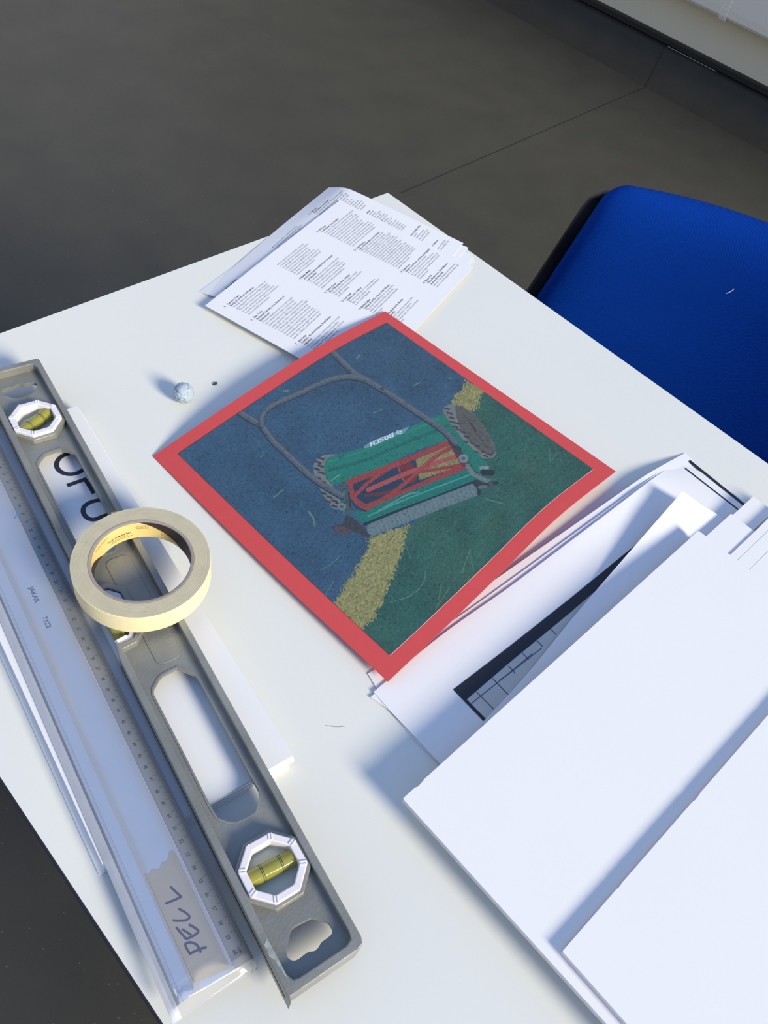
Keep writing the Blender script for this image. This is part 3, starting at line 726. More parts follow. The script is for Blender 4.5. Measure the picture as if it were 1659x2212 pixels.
# handle
HC = (86, 94, 99)
for pl, w in (([(425, 150), (480, 205), (530, 252), (560, 268), (640, 315), (720, 366), (800, 420), (900, 488), (958, 548)], 25), ([(40, 418), (92, 450), (130, 474), (180, 540), (235, 592), (330, 680), (400, 730), (472, 772)], 26), ([(128, 470), (132, 432), (165, 392), (230, 360), (300, 330), (360, 300), (430, 274), (500, 262), (565, 272)], 24)):
    sline([(p[0] - 3, p[1] + 5) for p in pl], w, (40, 58, 72), K1, O1); sline(pl, w * .88, HC, K1, O1); sline([(p[0] + 2, p[1] - 3) for p in pl], 7, (100, 108, 112), K1, O1)
for p in ((195, 520), (240, 565), (640, 315), (110, 470)): sline([p, (p[0] + 5, p[1])], 14, (64, 72, 78), K1, O1)
gf = vn(X, Y, 1.3, 21); gd = vn(X, Y, 2.6, 22)
C *= (0.86 + 0.28 * gf)[:, None] * np.where(gd > .80, .62, 1.0)[:, None]
C += (lin((96, 104, 100)) * .12)[None, :] * (vn(X, Y, 1.7, 23) > .83)[:, None]
fcs = []
for j in range(NP - 1):
    a = j * NP + np.arange(NP - 1); fcs.append(np.stack([a, a + 1, a + NP + 1, a + NP], -1))
ph = obj('mower_picture', PP, np.vstack(fcs), M_photo, mount, smooth=True)
at_ = ph.data.color_attributes.new('Col', 'FLOAT_COLOR', 'POINT')
at_.data.foreach_set('color', np.hstack([np.clip(C * .86 + lin((96, 108, 112)) * .10, 0, 1), np.ones((len(C), 1))]).astype(np.float32).ravel())  # surface sheen painted in: picture colours lifted towards grey-blue
eg = MB()
kk = np.linspace(0, 1, 41); ua = iu[3] + (iu[2] - iu[3]) * kk; va = iv[3] + (iv[2] - iv[3]) * kk
ribbon(eg, PR(ua, va) + PR.normal(ua, va) * .0006, PR(ua, va + .0020) + PR.normal(ua, va + .0020) * .0006)
eg.make('picture_edge', M_edge, mount)

# ------------------------------------------------------------------ large prints curling under the red mount
def big_sheet(top, row2, lift, right_x=None):
    net = [[at(*p) for p in top], [at(*p) for p in row2]]
    last = []
    for p in net[1]:
        last.append(np.array([p[0], -0.655, TZ + .0015 + lift]))
    far = [np.array([p[0], -0.74, TZ + .0012 + lift]) for p in net[1]]
    return Surf(net + [last, far])
XS_ = (0, 1, 2, 3, 4, 5, 6)
def hrow(base, arch): return [base + a for a in arch]
ARCH = (0.0, .0012, .0022, .0040, .0070, .0088, .0)
def rows(top, dh):
    up = [(x, y, dh + a) for (x, y), a in zip(top, ARCH)]
    mid = [(x, y, dh + a * .62) for (x, y), a in zip([(855, 1548), (1008, 1416), (1164, 1303), (1290, 1200), (1392, 1126), (1460, 1077), (1533, 1029)], ARCH)]
    return up, mid
T4 = [(832, 1424), (952, 1336), (1100, 1230.5), (1226.6, 1143), (1330, 1071), (1400, 1023), (1480, 978)]
T3 = [(794.5, 1455), (952, 1358), (1100, 1254), (1226.6, 1162), (1330, 1087), (1400, 1036), (1469, 986.5)]
T2 = [(800, 1506), (952, 1382), (1100, 1276), (1226.6, 1181), (1330, 1102), (1400, 1050), (1466, 1004)]
T1 = [(807, 1494.6), (952, 1373), (1100, 1268), (1226.6, 1173), (1330, 1095), (1400, 1041.5), (1459, 999)]
big = []
for k_, (tp, lb) in enumerate(((T4, 'bottom large white print of the curled pile, right corner reaching furthest beside the red mount'),
                               (T3, 'large white print second from bottom of the curled pile under the red mount'),
                               (T2, 'large white print second from top of the curled pile, left edge peeking out'),
                               (T1, 'top large print with a black frame outline, curling up beside the red mount'))):
    a_r, b_r = rows(tp, .0004 + .0007 * k_)
    sf = big_sheet(a_r, b_r, .0007 * k_)
    o = sf.mesh('large_print', M_paper, 61, 41, th=0.0003); tag(o, lb, 'print', 'large curled prints'); big.append((o, sf))
oA, sA = big[3]
def on_sheet(sf, mb, side_a, side_b, eps=.0003):
    a = np.asarray(side_a, float); b = np.asarray(side_b, float)
    n = 40
    def resample(p):
        L = np.r_[0, np.cumsum(np.linalg.norm(np.diff(p, axis=0), axis=1))]; t = np.linspace(0, L[-1], n)
        return np.stack([np.interp(t, L, p[:, 0]), np.interp(t, L, p[:, 1])], -1)
    a, b = resample(a), resample(b)
    rows = [sf.on((a + (b - a) * k / 4)[:, 0], (a + (b - a) * k / 4)[:, 1], eps) for k in range(5)]
    for k in range(4): ribbon(mb, rows[k], rows[k + 1])
fr = MB()
on_sheet(sA, fr, [(978.5, 1490), (1096, 1400), (1230, 1294), (1368, 1181), (1440, 1120)], [(1007, 1512), (1100, 1432), (1230, 1325), (1340, 1230), (1452, 1134)])
on_sheet(sA, fr, [(978.5, 1490), (1046, 1560), (1090, 1604)], [(986, 1489), (1054, 1558), (1098, 1602)], .0004)
fr.make('black_frame_border', M_frame, oA)
ti = MB(); on_sheet(sA, ti, [(1007, 1512), (1100, 1432), (1230, 1325), (1340, 1230)], [(1062, 1566), (1156, 1484), (1290, 1374), (1400, 1280)], .0002)
ti.make('printed_tile_picture', M_tile, oA)
tl = MB()
for pl in ([(1018, 1520), (1073, 1476), (1110, 1446), (1150, 1412)], [(1029, 1495), (1053, 1519), (1075, 1541)], [(1063, 1465), (1083, 1486), (1100, 1503)], [(1079, 1470), (1101, 1454), (1170, 1400)], [(1098, 1439), (1113, 1455)], [(1128, 1411), (1142, 1425)], [(1160, 1385), (1172, 1397)], [(1189, 1359), (1200, 1370)]):
    a, b = stroke2d(dense(pl, 6), 2.0); on_sheet(sA, tl, a, b, .0004)
tl.make('printed_grid_lines', M_tileline, oA)
for pl, w in (([(1489, 996), (1608, 1091.5)], 5.2), ([(1480, 1012), (1597, 1103)], 2.5)):
    mb = MB(); a, b = stroke2d(dense(pl, 6), w); on_sheet(sA, mb, a, b, .0004); mb.make('printed_rule', M_frame, oA)

# loose narrower sheet on top, one end lifting
netB = [[at(1040, 1563, .0045), at(1140, 1454, .0060), at(1245, 1325, .0085), at(1360, 1192, .0140), at(1474.5, 1061, .0260)]]
netB.append([at(1100, 1600, .0048), at(1200, 1485, .0065), at(1305, 1355, .0090), at(1412, 1222, .0115), at(1518, 1092, .0190)])
netB.append([at(1150, 1632, .0050), at(1250, 1520, .0065), at(1357, 1388, .0090), at(1460, 1250, .0095), at(1561, 1120, .0125)])
netB.append([np.array([p[0], p[1] - 0.05, TZ + .0055]) for k, p in enumerate(netB[2])])
sB = Surf(netB)
oB = sB.mesh('loose_sheet', M_paper, 49, 25, th=0.0003)
tag(oB, 'plain white loose sheet with lifted end, between the black-framed print and the foam board', 'paper')

# ------------------------------------------------------------------ foam boards
def board(px_corners_h, ylen, name, lb, cat, group, th=.005, chips=()):
    """rectangular board: left and right end of its far edge, then a length towards the camera side"""
    (a, b) = px_corners_h
    A = at(*a); B = at(*b); d = B - A; d[2] = 0; L = np.linalg.norm(d[:2]); e = d / L; nrm = np.array([e[1], -e[0], 0])
    if nrm[1] > 0: nrm = -nrm
    zA, zB = TZ + a[2], TZ + b[2]
    def fr(u, v, z): 
        p = A + e * u + nrm * v; return np.array([p[0], p[1], zA + (zB - zA) * u / L + z])
    r = .0012
    out = [(0, r), (r * .5, 0)]
    for (u, w_, dp) in chips: out += [(u, 0), (u + w_ * .3, dp), (u + w_ * .8, dp * .6), (u + w_, 0)]
    out += [(L - r, 0), (L, r), (L, ylen), (0, ylen)]
    m1 = MB().prism(out, -.0006, 0, fr=fr); m1.prism(out, -th, -th + .0006, fr=fr)
    ins = .0003
    o = fix_normals(m1.make(name, M_foam))
    m2 = MB().prism([(u + ins if u < L / 2 else u - ins, v + ins if v < ylen / 2 else v - ins) for u, v in out], -th + .0006, -.0006, fr=fr)
    c = fix_normals(m2.make('foam_core', M_core, o))
    tag(o, lb, cat, group); return o
board(((870, 1725, .0225), (1509, 1146, .0265)), .31, 'foam_board', 'large white foam board lying lowest, its far left corner nearest the table middle', 'board', 'white foam boards', chips=((.012, .01, .0009),))
board(((1215, 2055, .0285), (1880, 1290, .0325)), .31, 'foam_board', 'white foam board stacked on another board, scuffed corner and chipped far edge', 'board', 'white foam boards', chips=((.06, .006, .0004), (.155, .012, .0006), (.27, .004, .0005)))
# narrow offcuts sticking out from under the boards on the right
def offcut(far_px, near_px, h, x_in, lb, th=.004):
    A = at(far_px[0], far_px[1], h); B = at(near_px[0], near_px[1], h)
    y1, y0 = A[1], B[1]; xe = max(A[0], B[0])
    x0 = x_in
    m1 = MB().box((x0, y0, TZ + h - .0006), (xe, y1, TZ + h)); m1.box((x0, y0, TZ + h - th), (xe, y1, TZ + h - th + .0006))
    o = fix_normals(m1.make('board_offcut', M_foam))
    MB().box((x0 + .0003, y0 + .0003, TZ + h - th + .0006), (xe - .0003, y1 - .0003, TZ + h - .0006)).make('foam_core', M_core, o)
    tag(o, lb, 'board', 'foam board offcuts under the big boards'); return o
offcut((1579.4, 1109.6), (1629, 1148), .0190, -.30, 'narrow white board offcut, upper one nearest the lifted loose sheet', .0045)
offcut((1626.5, 1073), (1671, 1104), .0140, -.28, 'narrow white board offcut reaching furthest towards the table edge, lower layer', .0045)
def strip(y1, y0, xe, h, lb, th=.005):
    m1 = MB().box((-.30, y0, TZ + h - .0006), (xe, y1, TZ + h)); m1.box((-.30, y0, TZ + h - th), (xe, y1, TZ + h - th + .0006))
    o = fix_normals(m1.make('board_offcut', M_foam))
    MB().box((-.2997, y0 + .0003, TZ + h - th + .0006), (xe - .0003, y1 - .0003, TZ + h - .0006)).make('foam_core', M_core, o)
    tag(o, lb, 'board', 'foam board offcuts under the big boards')
strip(-.6680, -.6760, -.060, .0204, 'thinnest white board offcut strip beside the wide pale offcut')
strip(-.6763, -.6897, -.062, .0204, 'white board offcut strip, middle of the three thin strips at the right')
strip(-.6900, -.7280, -.066, .0202, 'widest white board offcut strip, lying nearest the big foam board')

# ------------------------------------------------------------------ pack of printed cards under the level and the ruler
PK_tr = at(166, 877, .0125); PK_br = at(633, 1632, .0125)
ps = PK_br - PK_tr; ps[2] = 0; PL = np.linalg.norm(ps); ps /= PL; pt = np.array([ps[1], -ps[0], 0]); pt = pt if pt[0] < 0 else -pt
PWID = .1465
pack_lab = ['topmost white card of the pack under the spirit level, black letters showing through its slots', 'white card second from top of the pack under the spirit level', 'white card third from top of the pack under the spirit level',
            'white card third from bottom of the pack under the spirit level and ruler', 'white card second from bottom of the pack under the level and ruler', 'bottom white card of the pack under the level and ruler']
offs = [(.0, .0, 0), (.0011, -.0009, .3), (-.0006, .0006, -.2), (.0017, -.0024, .5), (.0005, .0012, -.3), (.0022, .0036, .2)]
pack = []
for k, (ds, dt, an) in enumerate(offs):
    zt = .0125 - k * .00208
    ca, sa = math.cos(math.radians(an * .4)), math.sin(math.radians(an * .4))
    def fr(a, b, z, ds=ds, dt=dt, ca=ca, sa=sa):
        p = PK_tr + ps * (a * ca - b * sa + ds) + pt * (a * sa + b * ca + dt); return np.array([p[0], p[1], z])
    o = fix_normals(MB().prism([(0, 0), (PL, 0), (PL, PWID), (0, PWID)], TZ + zt - .0019, TZ + zt, fr=fr).make('printed_card', M_card))
    tag(o, pack_lab[k], 'card', 'white cards stacked under the spirit level'); pack.append(o)
lt = MB()
def pstroke(pts, w, sm=True, n=8):
    q = smooth_line(pts, n) if sm else np.array(pts, float)
    P = np.array([at(x, y, .01262) for x, y in q]); d = np.gradient(P, axis=0); d /= np.linalg.norm(d, axis=1)[:, None]
    nn = np.stack([-d[:, 1], d[:, 0], 0 * d[:, 0]], -1) * w / 2
    ribbon(lt, P + nn, P - nn)
oc = at(154.5, 1001.5, .01262); orad = np.linalg.norm(oc - at(122.4, 1000.8, .01262))
ring = [oc + orad * np.array([math.cos(t), math.sin(t), 0]) for t in np.linspace(0, 2 * math.pi, 49)]
ro = [oc + (p - oc) * (1 + .0022 / orad) for p in ring]; ri = [oc + (p - oc) * (1 - .0022 / orad) for p in ring]
ribbon(lt, ro, ri)
ribbon(lt, [at(x, y, .01262) for x, y in [(143, 1045.5), (185.5, 1030.5), (208, 1063)]], [at(x, y, .01262) for x, y in [(147, 1052.5), (181.5, 1040), (199, 1068)]])
pstroke([(232, 1078), (210, 1081), (195, 1085), (183, 1093), (179.5, 1103), (183, 1113), (192, 1120.5), (204, 1122), (218, 1117), (240, 1109)], .0042)
lt.make('printed_letters', M_ink, pack[0])

# ------------------------------------------------------------------ spirit level
ZL = TZ + .0127; LT = .0220
TRp = at(82, 771, .0347); BRp = at(788, 2035, .0347)
ls = BRp - TRp; ls[2] = 0; LL = np.linalg.norm(ls); ls /= LL; ltv = np.array([ls[1], -ls[0], 0]); ltv = ltv if ltv[0] < 0 else -ltv
LW = .0568; SC = .3090
KL = LL / .6108
def LF(s, t, z): return np.array([TRp[0] + (ls[0] * s + ltv[0] * t) * KL, TRp[1] + (ls[1] * s + ltv[1] * t) * KL, ZL + z])
lev = thing('spirit_level', LF(.3, .028, 0), 'grey cast metal spirit level lying flat across the white card pack', 'spirit level')
def to_st(p, h):
    v = at(p[0], p[1], h) - TRp; return (float(v @ ls) / KL, float(v @ ltv) / KL)
S0, S1 = .0012, .6125
def rrect(a0, a1, b0, b1, r, n=5):
    out = []
    for cx, cy, st in ((a1 - r, b1 - r, 0), (a0 + r, b1 - r, 90), (a0 + r, b0 + r, 180), (a1 - r, b0 + r, 270)):
        for k in range(n + 1):
            t = math.radians(st + 90 * k / n); out.append((cx + r * math.cos(t), cy + r * math.sin(t)))
    return out
N0, N1, ND = .2830, .3352, .0235      # notch for the middle vial
rw, re = .0055, .0060
outer = [(S0 + .002, 0), (S1 - .006, 0), (S1 - .0015, .0015), (S1, .006), (S1 + .0005, LW - .002), (S1 + .004, LW), (N1 + .012, LW), (N1 + .001, LW - .0028), (N1, LW - .0045), (N1, LW - rw), ]
inner = [(N1, LW - rw), (S1 - re - .006, LW - rw), (S1 - re - .001, LW - rw - .002), (S1 - re, LW - rw - .006), (S1 - re, rw + .006), (S1 - re - .002, rw + .001), (S1 - re - .006, rw), (S0 + re + .006, rw), (S0 + re + .001, rw + .002), (S0 + re, rw + .006), (S0 + re, LW - rw - .006), (S0 + re + .002, LW - rw - .001), (S0 + re + .006, LW - rw), (N0, LW - rw)]
tail = [(N0, LW - .0045), (N0 - .001, LW - .0028), (N0 - .012, LW), (S0 + .002, LW), (S0, LW - .002), (S0, .002)]
rail = fix_normals(MB().prism(outer + inner[1:] + tail, 0, LT, fr=LF).make('rail', M_alu, lev, bevel=.0009, seg=2))
# web with windows, end slots and vial openings
zw = .0127 + .0135
winB = [to_st(p, zw) for p in [(382, 1443), (404, 1451), (421, 1458.5), (430, 1470), (486, 1574), (543, 1680), (558, 1706), (561, 1718), (558, 1736), (552, 1755), (530, 1768), (508, 1777), (488, 1774), (471, 1767), (463, 1755), (455, 1741), (394, 1620), (332, 1500), (332, 1488), (337, 1479), (343, 1468), (350, 1459.5), (366, 1451)]]
winT = [(2 * SC - s, t) for s, t in winB][::-1]
slB = [to_st(p, zw) for p in smooth_line([(672.6, 1983), (688, 1986), (701, 1990), (712, 1996), (718.7, 2011), (711.6, 2022.5), (695, 2035), (688, 2046), (679, 2054), (664.4, 2057), (644, 2072), (631, 2074.5), (620.5, 2066), (619, 2051), (625, 2024), (631, 2006), (650, 1994)], 3)]
slT = [(2 * SC - s, t) for s, t in slB][::-1]
OB = (.5409, .0287); OT = (2 * SC - .5409 + .002, .0292)
def octo(c, r, turn=0.0): return [(c[0] + r * math.cos(math.radians(22.5 + 45 * k + turn)), c[1] + r * math.sin(math.radians(22.5 + 45 * k + turn))) for k in range(8)]
mid_cut = [(N0, LW - rw + .002), (N0, LW - .016), (N0 + .008, LW - ND), (N1 - .008, LW - ND), (N1, LW - .016), (N1, LW - rw + .002)]
web_outer = [(S0 + .003, .003), (S1 - .003, .003), (S1 - .003, LW - .003), (N1, LW - .003)] + mid_cut[::-1][1:-1] + [(N0, LW - .003), (S0 + .003, LW - .003)]
fix_normals(MB().prism(web_outer, .0098, .0135, holes=[winB, winT, slB, slT, octo(OB, .0190), octo(OT, .0190)], fr=LF).make('web', M_alu, lev, bevel=.0007, seg=2))
for hole in (winB, winT):
    c = np.mean(hole, 0); big_ = []
    hole = np.array(hole)
    d = np.roll(hole, -1, 0) - np.roll(hole, 1, 0); d /= np.linalg.norm(d, axis=1)[:, None]; nn = np.stack([d[:, 1], -d[:, 0]], -1)
    if np.sum((hole - c) * nn) < 0: nn = -nn
    rim = MB(); rim.prism([tuple(p) for p in hole + nn * .0016], .0130, .0140, holes=[[tuple(p) for p in hole]], fr=LF)
    fix_normals(rim.make('slot_rim', M_alu, lev, bevel=.0007, seg=2))
# raised centre panel and the wall round the middle vial
fix_normals(MB().prism(rrect(SC - .055, SC + .055, .0125, .0330, .006), .0130, .0142, fr=LF).make('centre_panel', M_alu, lev, bevel=.0006))
cut2 = [(N0 - .0055, LW - rw + .001), (N0 - .0045, LW - .0175), (N0 + .0065, LW - ND - .0052), (N1 - .0065, LW - ND - .0052), (N1 + .0045, LW - .0175), (N1 + .0055, LW - rw + .001)]
fix_normals(MB().prism(cut2 + mid_cut[::-1], .0085, .0196, fr=LF).make('vial_wall', M_alu, lev, bevel=.0008))
fix_normals(MB().prism([(S1 - .036, LW - .0046), (S1 - .033, LW - .0012), (S1 - .029, LW - .0018), (S1 - .026, LW - .0009), (S1 - .022, LW - .0030), (S1 - .017, LW - .0034), (S1 - .011, LW - .0044), (S1 - .008, LW - .0050), (S1 - .016, LW - .0052), (S1 - .025, LW - .0050)], LT - .0004, LT + .00015, fr=LF).make('worn_patch', M_worn, lev))
# groove along the outer face of the rail
for nm, (a_, b_) in (('groove_line', (N1 + .014, S1 - .002)), ('groove_line', (S0 + .004, N0 - .014))):
    MB().prism([(a_, LW - .0001), (b_, LW - .0001), (b_, LW + .00025), (a_, LW + .00025)], .0095, .0125, fr=LF).make(nm, M_plastic, lev)
def vial_unit(cn, a0, a1):
    bo = fix_normals(MB().prism(octo(cn, .0262), .0130, .0196, holes=[octo(cn, .0222)], fr=LF).make('vial_boss', M_alu, lev, bevel=.0011))
    hs = fix_normals(MB().prism(octo(cn, .0232), .0040, .0226, holes=[octo(cn, .0176)], fr=LF).make('vial_housing', M_white, lev, bevel=.0008))
    g = MB()
    for k in range(8):
        t = math.radians(22.5 + 45 * k); u = np.array([math.cos(t), math.sin(t)]); w = np.array([-u[1], u[0]])
        for sgn in (-1, 1):
            c0 = np.array(cn) + w * sgn * .0010
            g.prism([tuple(c0 + u * .0178 - w * .0004), tuple(c0 + u * .0226 - w * .0004), tuple(c0 + u * .0226 + w * .0004), tuple(c0 + u * .0178 + w * .0004)], .0224, .0232, fr=LF)
    fix_normals(g.make('housing_ridge', M_white, hs, bevel=.0002))
    fix_normals(MB().prism(octo(cn, .0180), .0076, .0088, fr=LF).make('lens_plate', M_lens, hs))
    A = np.array([*a0, .0145]); B = np.array([*a1, .0145]); Pa, Pb = LF(*A), LF(*B)
    dd = (Pb - Pa) / np.linalg.norm(Pb - Pa)
    v = MB().tube([Pa, Pa + dd * .0006, Pb - dd * .0006, Pb], [.0046, .0058, .0058, .0046], 20).make('vial', M_vial, hs, smooth=True)
    v.modifiers.new('split', 'EDGE_SPLIT').split_angle = math.radians(50)
    mid = (Pa + Pb) / 2; L = np.linalg.norm(Pb - Pa)
    rg = MB()
    for o_ in (-.20, .20):
        for e_ in (-.0006, .0006): rg.tube([mid + dd * (L * o_ + e_ - .00018), mid + dd * (L * o_ + e_ + .00018)], .00592, 20, cap=False)
    rg.make('vial_line', M_mark, v)
    bb = MB().tube([Pa + dd * .0012, Pa + dd * .003, Pa + dd * L * .28, Pa + dd * (L * .28 + .0012)], [.0020, .0030, .0030, .0018], 14)
    bb.v = [tuple(np.array(q) + np.array([0, 0, .00255])) for q in bb.v]
    bb.make('bubble', M_bubble, v, smooth=True)
vial_unit(OB, (OB[0] - .0026, OB[1] + .0172), (OB[0] - .0006, OB[1] - .0172))
vial_unit(OT, (OT[0] + .0066, OT[1] + .0158), (OT[0] - .0092, OT[1] - .0142))
# middle vial: white cradle and yellow tube in the notch of the rail
cr = MB()
cutp = [(N0 + .0004, LW - .0035), (N0 + .0004, LW - .0158), (N0 + .0083, LW - ND + .0004), (N1 - .0083, LW - ND + .0004), (N1 - .0004, LW - .0158), (N1 - .0004, LW - .0035)]
inn = [(N1 - .0050, LW - .0035), (N1 - .0052, LW - .0140), (N1 - .0105, LW - ND + .0050), (N0 + .0105, LW - ND + .0050), (N0 + .0052, LW - .0140), (N0 + .0050, LW - .0035)]
cr.prism(cutp + inn, .0030, .0180, fr=LF)
cr.prism([(N1 - .0052, LW - .0128), (N1 - .0040, LW - .0025), (N1 - .0026, LW - .0025), (N1 - .0040, LW - .0128)], .0178, .0196, fr=LF)
fix_normals(cr.make('vial_cradle', M_white, lev, bevel=.0012, seg=3))
fix_normals(MB().prism(inn, .0032, .0050, fr=LF).make('lens_plate', M_lens, lev))
va = LF(N0 + .0056, LW - .0095, .0110); vb = LF(N1 - .0056, LW - .0095, .0110)
MB().tube([va, vb], .0052, 20).make('vial', M_vial, lev, smooth=True)

# ------------------------------------------------------------------ roll of masking tape lying on the level
zt0 = ZL + LT + .0003; TH = .0205
tcn = (at(152, 1225, .0555) + at(455, 1200, .0555) + at(300, 1094.5, .0555) + at(310, 1330, .0555)) / 4
tcn = np.array([tcn[0], tcn[1], zt0])
RO, RI = .0536, .0381
tape = thing('masking_tape_roll', tcn, 'cream masking tape roll lying across the grey spirit level', 'tape')
body = MB().lathe([(RI + .0022, 0), (RO, 0), (RO, TH - .0004), (RO - .0004, TH), (RI + .0026, TH), (RI + .0022, TH - .0004)], tcn, 128)
bo = obj('tape_winding', body.v, body.f, M_tape, tape, smooth=True); bo.data.materials.append(M_tapeside)
for p in bo.data.polygons:
    if abs(p.normal.z) > .9: p.material_index = 1
bo.modifiers.new('split', 'EDGE_SPLIT').split_angle = math.radians(40)
# fine rings on the wound side
t_ = M_tapeside.node_tree; b_ = t_.nodes['Principled BSDF']
co_ = t_.nodes.new('ShaderNodeTexCoord'); ln_ = t_.nodes.new('ShaderNodeVectorMath'); ln_.operation = 'LENGTH'
sx_ = t_.nodes.new('ShaderNodeVectorMath'); sx_.operation = 'MULTIPLY'; sx_.inputs[1].default_value = (1, 1, 0)
nz_ = t_.nodes.new('ShaderNodeTexNoise'); nz_.noise_dimensions = '1D'; nz_.inputs['Scale'].default_value = 2400; nz_.inputs['Detail'].default_value = 1
t_.links.new(co_.outputs['Object'], sx_.inputs[0]); t_.links.new(sx_.outputs[0], ln_.inputs[0]); t_.links.new(ln_.outputs['Value'], nz_.inputs['W'])
rp_ = t_.nodes.new('ShaderNodeMapRange'); rp_.inputs[1].default_value = .3; rp_.inputs[2].default_value = .7; rp_.inputs[3].default_value = .90; rp_.inputs[4].default_value = 1.05
t_.links.new(nz_.outputs['Fac'], rp_.inputs[0]); sc_ = t_.nodes.new('ShaderNodeVectorMath'); sc_.operation = 'SCALE'
t_.links.new(b_.inputs['Base Color'].links[0].from_socket, sc_.inputs[0]); t_.links.new(rp_.outputs[0], sc_.inputs['Scale']); t_.links.new(sc_.outputs[0], b_.inputs['Base Color'])
bp_ = t_.nodes.new('ShaderNodeBump'); bp_.inputs['Strength'].default_value = .45; bp_.inputs['Distance'].default_value = .0006
t_.links.new(nz_.outputs['Fac'], bp_.inputs['Height']); t_.links.new(bp_.outputs[0], b_.inputs['Normal'])
core = MB().lathe([(RI, .0002), (RI + .0022, .0002), (RI + .0022, TH + .0003), (RI + .0004, TH + .0003), (RI, TH)], tcn, 128)
co = obj('cardboard_core', core.v, core.f, M_corecard, tape, smooth=True); co.modifiers.new('split', 'EDGE_SPLIT').split_angle = math.radians(40)
# printed label spiralled inside the core: yellow with a dark end
def inner_pt(t, z, r=RI - .0002): return tcn + np.array([r * math.cos(t), r * math.sin(t), z])
def label(name, t0, t1, lo, hi, mt):
    n = 60; mb = MB(); a = []; b = []
    for k in range(n + 1):
        q = k / n; t = t0 + (t1 - t0) * q; a.append(inner_pt(t, lo(q))); b.append(inner_pt(t, hi(q)))
    ribbon(mb, a, b); return mb.make(name, mt, co, smooth=True)
far = math.atan2(*(at(262, 1130, .04) - tcn)[[1, 0]])          # direction of the far wall seen through the ring
lowq = lambda q: max(.0006, (1 - q / .30) * (TH - .0012))
label('yellow_label', far + 1.45, far - 1.35, lowq, lambda q: TH - .0008 if q < .62 else max(.0008, TH - .0008 - (q - .62) / .36 * (TH - .0010)), M_yellow)
label('dark_label', far + 1.45, far + .61, lambda q: .0006, lambda q: max(.0006, (1 - q) * (TH - .0012)), M_dark)
label('dark_label', far + 2.6, far + 1.45, lambda q: .0006, lambda q: TH - .0008, M_dark)
label('dark_label', far - .286, far - 2.0, lambda q: min(TH - .0009, max(.0006, TH - .0008 - q / .62 * (TH - .0010))), lambda q: TH - .0008, M_dark)
tt = MB()
def ring_text(txt, tc_, z, cap, bold=.0, xs=.8):
    v, f = letters(txt, bold, 1); w = v[:, 0].max() * cap * xs
    pts = [inner_pt(tc_ + (w / 2 - x * cap * xs) / RI, z + y * cap, RI - .0004) for x, y in v]
    tt.add(pts, f)
ring_text('General Use Masking Tape', far + .20, .0086, .0017, .012)
ring_text('Ruban-cache a usage general', far + .18, .0064, .0011); ring_text('Cinta para enmascarar de uso general', far + .14, .0046, .0011)
ring_text('Made in the UK', far - .32, .0152, .0011); ring_text('1 Roll 18 mm x 50 m', far - .32, .0136, .0011); ring_text('Keep dry and cool', far - .34, .0120, .0011)
ring_text('Made for home', far - .86, .0078, .0013); ring_text('Store below 25 C', far - .88, .0058, .0013)
ring_text('Tear by hand, apply and remove', far + .66, .0156, .0011); ring_text('Use on clean dry surfaces', far + .68, .0140, .0011)
tt.make('label_text', M_ink, co)
fl = MB(); fp = at(255, 1097, .046)
td = (fp - tcn); td[2] = 0; td /= np.linalg.norm(td); tg = np.array([-td[1], td[0], 0])
ribbon(fl, [tcn + td * (RO + .0002) + np.array([0, 0, .004]), tcn + td * (RO + .0012) + tg * .004 + np.array([0, 0, .004]), tcn + td * (RO + .0034) + tg * .008 + np.array([0, 0, .0045])],
       [tcn + td * (RO + .0002) + np.array([0, 0, TH - .0005]), tcn + td * (RO + .0012) + tg * .004 + np.array([0, 0, TH - .001]), tcn + td * (RO + .0034) + tg * .0075 + np.array([0, 0, TH - .003])])
fl.make('tape_end', M_tape, tape)

# ------------------------------------------------------------------ metal safety ruler in its clear sleeve
ZR = TZ + .0131
m15 = at(13.4, 1020.3, ZR - TZ + .0028); m60 = at(512.9, 2045.8, ZR - TZ + .0028)
rs = (m60 - m15); KS = np.linalg.norm(rs) / .45; rs = rs / .45; rs[2] = 0      # one metre of scale
ru = rs / np.linalg.norm(rs); rt = np.array([ru[1], -ru[0], 0.0]); rt = rt if rt[0] < 0 else -rt
RO0 = m60 - rs * .60; RO0[2] = 0
def RF(s, t, z): return np.array([RO0[0] + rs[0] * s + rt[0] * t, RO0[1] + rs[1] * s + rt[1] * t, ZR + z])
ruler = thing('ruler', RF(.3, .018, 0), 'long aluminium safety ruler with centimetre scale, inside the clear sleeve', 'ruler')
RP = [(-.0060, .0006), (-.0052, .0012), (.0066, .0040), (.0072, .0056), (.0079, .0058), (.0092, .0044), (.0125, .0031), (.017, .0024), (.0215, .0022), (.026, .0026), (.0295, .0036), (.0320, .0056), (.0333, .0080), (.0340, .0086), (.0350, .0085), (.0415, .0085), (.0420, .0078), (.0426, .0078), (.0430, .0085), (.0440, .0083), (.0452, .0060), (.0470, .0030), (.0482, .0008)]
def zprof(t): return float(np.interp(t, [p[0] for p in RP], [p[1] for p in RP]))
